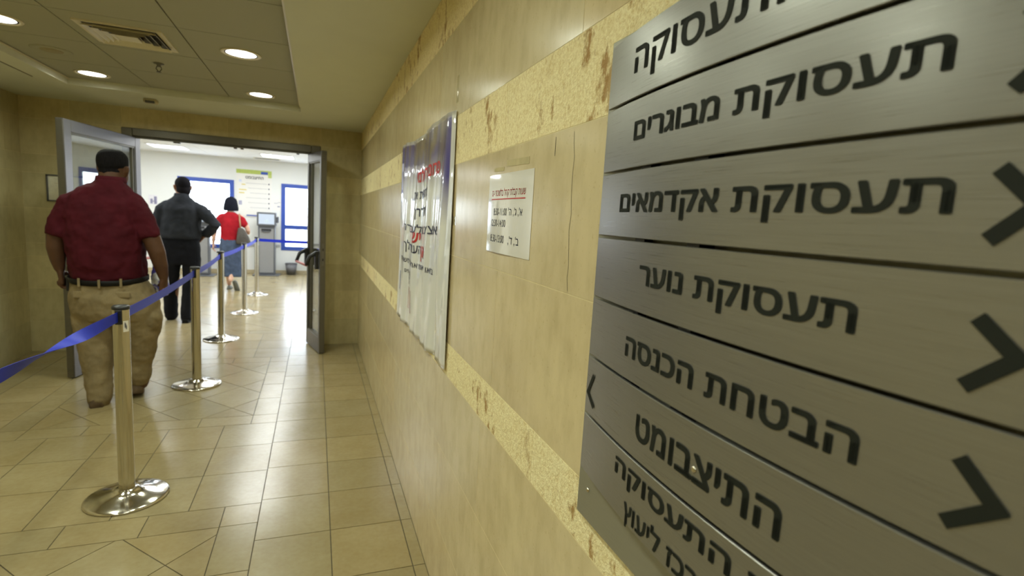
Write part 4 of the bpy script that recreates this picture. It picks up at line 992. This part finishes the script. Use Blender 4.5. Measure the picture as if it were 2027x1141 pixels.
bm = bmesh.new(); tube(bm, [(-0.012, -0.02, 0.18), (0.02, -0.06, 0.15), (0.045, -0.08, 0.09)], [0.006] * 3, 8); obj('handle', bm, WHITE, pb, smooth=True)

# --- man in charcoal shirt, right hand on hip
m2 = empty('person', (-1.515, 7.35, 0), 0, 'man from behind in charcoal shirt and black trousers with right hand on his hip', 'person')
bm = bmesh.new()
q2, R2 = head(bm, (0.012, 0.03, 1.632), math.radians(28), 0.97, 1.08)
tube(bm, [(0.0, 0, 1.40), (0.004, 0.005, 1.47), (0.01, 0.015, 1.58)], [(0.10, 0.08), (0.068, 0.07), (0.062, 0.066)], 18)
loft(bm, [(0.9, 0, 0, 0.16, 0.11), (1.1, 0, 0, 0.18, 0.12), (1.3, 0, 0, 0.18, 0.11), (1.40, 0, 0, 0.14, 0.08)], 24)
tube(bm, [(0.17, 0, 1.38), (0.27, -0.05, 1.29), (0.365, -0.08, 1.205), (0.30, 0.02, 1.12), (0.215, 0.09, 1.045)], [0.055, 0.05, 0.045, 0.042, 0.03], 14)
hand(bm, (0.215, 0.09, 1.045), (-0.55, 0.55, -0.6), (-0.8, -0.4, 0.3), (-0.1, 0.7, 0.7), 1.0, 0.5)
tube(bm, [(-0.17, 0, 1.38), (-0.23, -0.03, 1.25), (-0.245, -0.03, 1.12), (-0.22, 0.08, 1.04), (-0.16, 0.2, 1.02)], [0.055, 0.05, 0.045, 0.042, 0.03], 14)
hand(bm, (-0.16, 0.2, 1.02), (0.5, 0.8, 0.0), (0.2, -0.2, -1), (-0.7, 0.5, 0.2), 1.0, 0.6)
for x0, x1, y1 in ((-0.1, -0.14, 0.12), (0.1, 0.055, -0.12)): tube(bm, [(x0, 0, 0.84), (x0, 0.02, 0.48), (x1, y1, 0.09)], [0.085, 0.065, 0.045], 14)
body2 = soft('body', bm, SKIN_DARK, m2, 0.0075, 4); eyes(body2, q2, 0.97)
bm = bmesh.new(); ball(bm, q2(0, -0.010, 0.026), (0.084, 0.094, 0.092), 24, R2); ball(bm, q2(0, -0.034, -0.046), (0.077, 0.066, 0.076), 20, R2)
for v in bm.verts:
    d = R2.inverted() @ (v.co - q2(0, 0, 0))
    if d.y > 0.03 and d.z < 0.065: v.co -= R2 @ Vector((0, (d.y - 0.03) * 0.95, 0))
soft('hair', bm, HAIR, m2, 0.007, 3)
bm = bmesh.new()
loft(bm, [(1.012, -0.01, 0, 0.206, 0.152), (1.05, -0.01, 0, 0.215, 0.163), (1.12, -0.01, 0, 0.21, 0.16), (1.25, -0.005, 0, 0.208, 0.15), (1.36, 0, -0.005, 0.20, 0.130), (1.43, 0.0, 0, 0.170, 0.108), (1.47, 0.004, 0, 0.125, 0.095), (1.505, 0.006, 0.006, 0.088, 0.085), (1.535, 0.008, 0.012, 0.074, 0.077)], 28, 2.3)
tube(bm, [(0.13, 0, 1.39), (0.22, -0.02, 1.345), (0.31, -0.06, 1.26), (0.372, -0.085, 1.200), (0.31, 0.01, 1.12), (0.25, 0.06, 1.075)], [0.075, 0.074, 0.068, 0.062, 0.062, 0.056], 18)
tube(bm, [(-0.13, 0, 1.39), (-0.205, -0.015, 1.34), (-0.243, -0.03, 1.22), (-0.248, -0.03, 1.11), (-0.22, 0.08, 1.05), (-0.18, 0.16, 1.03)], [0.074, 0.072, 0.066, 0.062, 0.058, 0.05], 18)
s2 = soft('shirt', bm, CHARCOAL, m2, 0.010, 5, 0.028, 0.11)
bm = bmesh.new(); lathe(bm, [(0.074, 1.52), (0.080, 1.515), (0.082, 1.523), (0.074, 1.548), (0.070, 1.548)], 28, (0.006, 0.01, 0), close=False); obj('collar', bm, CHARCOAL, s2, smooth=True)
bm = bmesh.new()
loft(bm, [(0.70, -0.005, 0, 0.195, 0.13), (0.80, -0.01, 0, 0.205, 0.145), (0.92, -0.012, 0, 0.205, 0.145), (1.03, -0.01, 0, 0.19, 0.135)], 28, 2.3)
tube(bm, [(-0.105, 0, 0.78), (-0.125, 0.02, 0.55), (-0.145, 0.06, 0.32), (-0.150, 0.10, 0.045)], [(0.10, 0.12), (0.092, 0.10), (0.078, 0.085), (0.070, 0.085)], 18)
tube(bm, [(0.100, 0, 0.78), (0.092, 0.0, 0.55), (0.070, -0.05, 0.30), (0.050, -0.11, 0.045)], [(0.10, 0.12), (0.09, 0.10), (0.074, 0.085), (0.062, 0.08)], 18)
soft('trousers', bm, BLACKTR, m2, 0.010, 5, 0.02, 0.10)
bm = bmesh.new(); loft(bm, [(0.995, -0.01, 0, 0.205, 0.150), (1.02, -0.01, 0, 0.202, 0.148)], 32, 2.3); obj('belt', bm, BLACKTR, m2, smooth=True)
bm = bmesh.new(); shoe(bm, (-0.15, 0.05, 0), 0.1, 0.29); obj('shoe', bm, LEATHER, m2, smooth=True)
bm = bmesh.new(); shoe(bm, (0.05, -0.165, 0), -0.05, 0.29); obj('shoe', bm, LEATHER, m2, smooth=True)

# --- woman in red
wo = empty('person', (-1.35, 9.98, 0), 0, 'woman from behind in red T-shirt and denim skirt with black bobbed hair, in mid-step', 'person')
bm = bmesh.new()
q3, R3 = head(bm, (0.012, 0.03, 1.462), math.radians(-8), 0.93)
tube(bm, [(0, 0, 1.27), (0.004, 0.005, 1.33), (0.01, 0.015, 1.42)], [(0.07, 0.06), (0.052, 0.054), (0.050, 0.052)], 16)
loft(bm, [(0.75, 0, 0, 0.14, 0.10), (0.9, 0, 0, 0.13, 0.095), (1.1, 0.005, 0, 0.14, 0.1), (1.24, 0.01, 0, 0.13, 0.08)], 22)
tube(bm, [(-0.14, 0, 1.25), (-0.195, -0.02, 1.12), (-0.222, -0.03, 1.01), (-0.245, -0.01, 0.89), (-0.258, 0.02, 0.79)], [0.042, 0.040, 0.035, 0.031, 0.022], 12)
hand(bm, (-0.258, 0.022, 0.785), (-0.02, 0.15, -1), (1, 0.2, 0), (0.2, 1, 0), 0.9, 0.5)
tube(bm, [(0.16, 0, 1.25), (0.235, -0.02, 1.13), (0.272, -0.03, 1.035), (0.262, 0.10, 0.985), (0.24, 0.21, 1.0)], [0.042, 0.040, 0.036, 0.032, 0.022], 12)
hand(bm, (0.24, 0.212, 1.0), (-0.2, 1, 0.05), (0, 0.1, -1), (-1, -0.2, 0), 0.9, 0.9)
tube(bm, [(-0.075, 0.02, 0.8), (-0.06, 0.08, 0.45), (-0.045, 0.16, 0.09)], [0.08, 0.06, 0.036], 12)
tube(bm, [(0.075, 0.0, 0.8), (0.055, 0.0, 0.48), (0.02, -0.17, 0.195)], [0.08, 0.06, 0.036], 12)
body3 = soft('body', bm, SKIN_FAIR, wo, 0.0075, 4); eyes(body3, q3, 0.93)
bm = bmesh.new(); ball(bm, q3(0, -0.006, 0.02), (0.098, 0.104, 0.104), 26, R3); loft(bm, [(1.345, 0.012, 0.0, 0.112, 0.078), (1.39, 0.012, 0.004, 0.116, 0.088), (1.45, 0.012, 0.008, 0.106, 0.094), (1.50, 0.012, 0.012, 0.094, 0.088)], 26, 2.2)
for v in bm.verts:
    d = R3.inverted() @ (v.co - q3(0, 0, 0))
    if d.y > 0.03 and d.z < 0.05 and abs(d.x) < 0.085: v.co -= R3 @ Vector((0, (d.y - 0.03) * 1.0, 0))
soft('hair', bm, HAIRB, wo, 0.008, 3)
bm = bmesh.new()
loft(bm, [(0.855, 0.0, 0, 0.150, 0.115), (0.93, 0.0, 0, 0.148, 0.115), (1.05, 0.005, 0, 0.152, 0.12), (1.18, 0.012, 0, 0.158, 0.112), (1.26, 0.014, 0, 0.140, 0.09), (1.305, 0.012, 0, 0.082, 0.068), (1.325, 0.01, 0, 0.062, 0.06)], 26, 2.3)
tube(bm, [(-0.10, 0, 1.245), (-0.152, -0.01, 1.205), (-0.19, -0.02, 1.12)], [0.058, 0.058, 0.055], 16)
tube(bm, [(0.12, 0, 1.245), (0.175, -0.01, 1.205), (0.222, -0.02, 1.12)], [0.058, 0.058, 0.056], 16)
soft('t_shirt', bm, REDTEE, wo, 0.009, 5, 0.015, 0.09)
bm = bmesh.new(); loft(bm, [(0.245, 0.03, 0.0, 0.170, 0.165), (0.40, 0.025, 0.0, 0.172, 0.160), (0.60, 0.015, 0.0, 0.176, 0.15), (0.75, 0.005, 0, 0.172, 0.14), (0.86, 0.0, 0, 0.150, 0.118), (0.90, 0.0, 0, 0.14, 0.108)], 28, 2.2)
soft('denim_skirt', bm, DENIM, wo, 0.010, 4, 0.02, 0.10)
bm = bmesh.new(); shoe(bm, (-0.045, 0.11, 0), 0.0, 0.25, 0.043, 0.065); obj('shoe', bm, SHOEG, wo, smooth=True)
bm = bmesh.new(); shoe(bm, (0.04, -0.22, 0.0), -0.35, 0.25, 0.045, 0.06, 1.0); obj('shoe', bm, SHOEG, wo, smooth=True)
hbg = empty('handbag', (-1.35 + 0.215, 9.98 - 0.13, 0.80), 0.15, 'taupe leather shoulder bag hanging at the right side of the woman in red', 'bag')
bm = bmesh.new(); loft(bm, [(0.0, 0, 0, 0.105, 0.05), (0.03, 0, 0, 0.115, 0.058), (0.12, -0.01, 0, 0.095, 0.05), (0.24, -0.035, 0, 0.055, 0.03), (0.275, -0.045, 0, 0.032, 0.018)], 22, 2.6); soft('bag_body', bm, BAGMAT, hbg, 0.007, 3, 0.008, 0.06)
bm = bmesh.new(); tube(bm, [(-0.045, 0, 0.26), (-0.052, -0.005, 0.36), (-0.058, 0.015, 0.44), (-0.06, 0.075, 0.505), (-0.06, 0.15, 0.47)], [(0.011, 0.004)] * 5, 10); obj('strap', bm, STRAP, hbg, smooth=True)
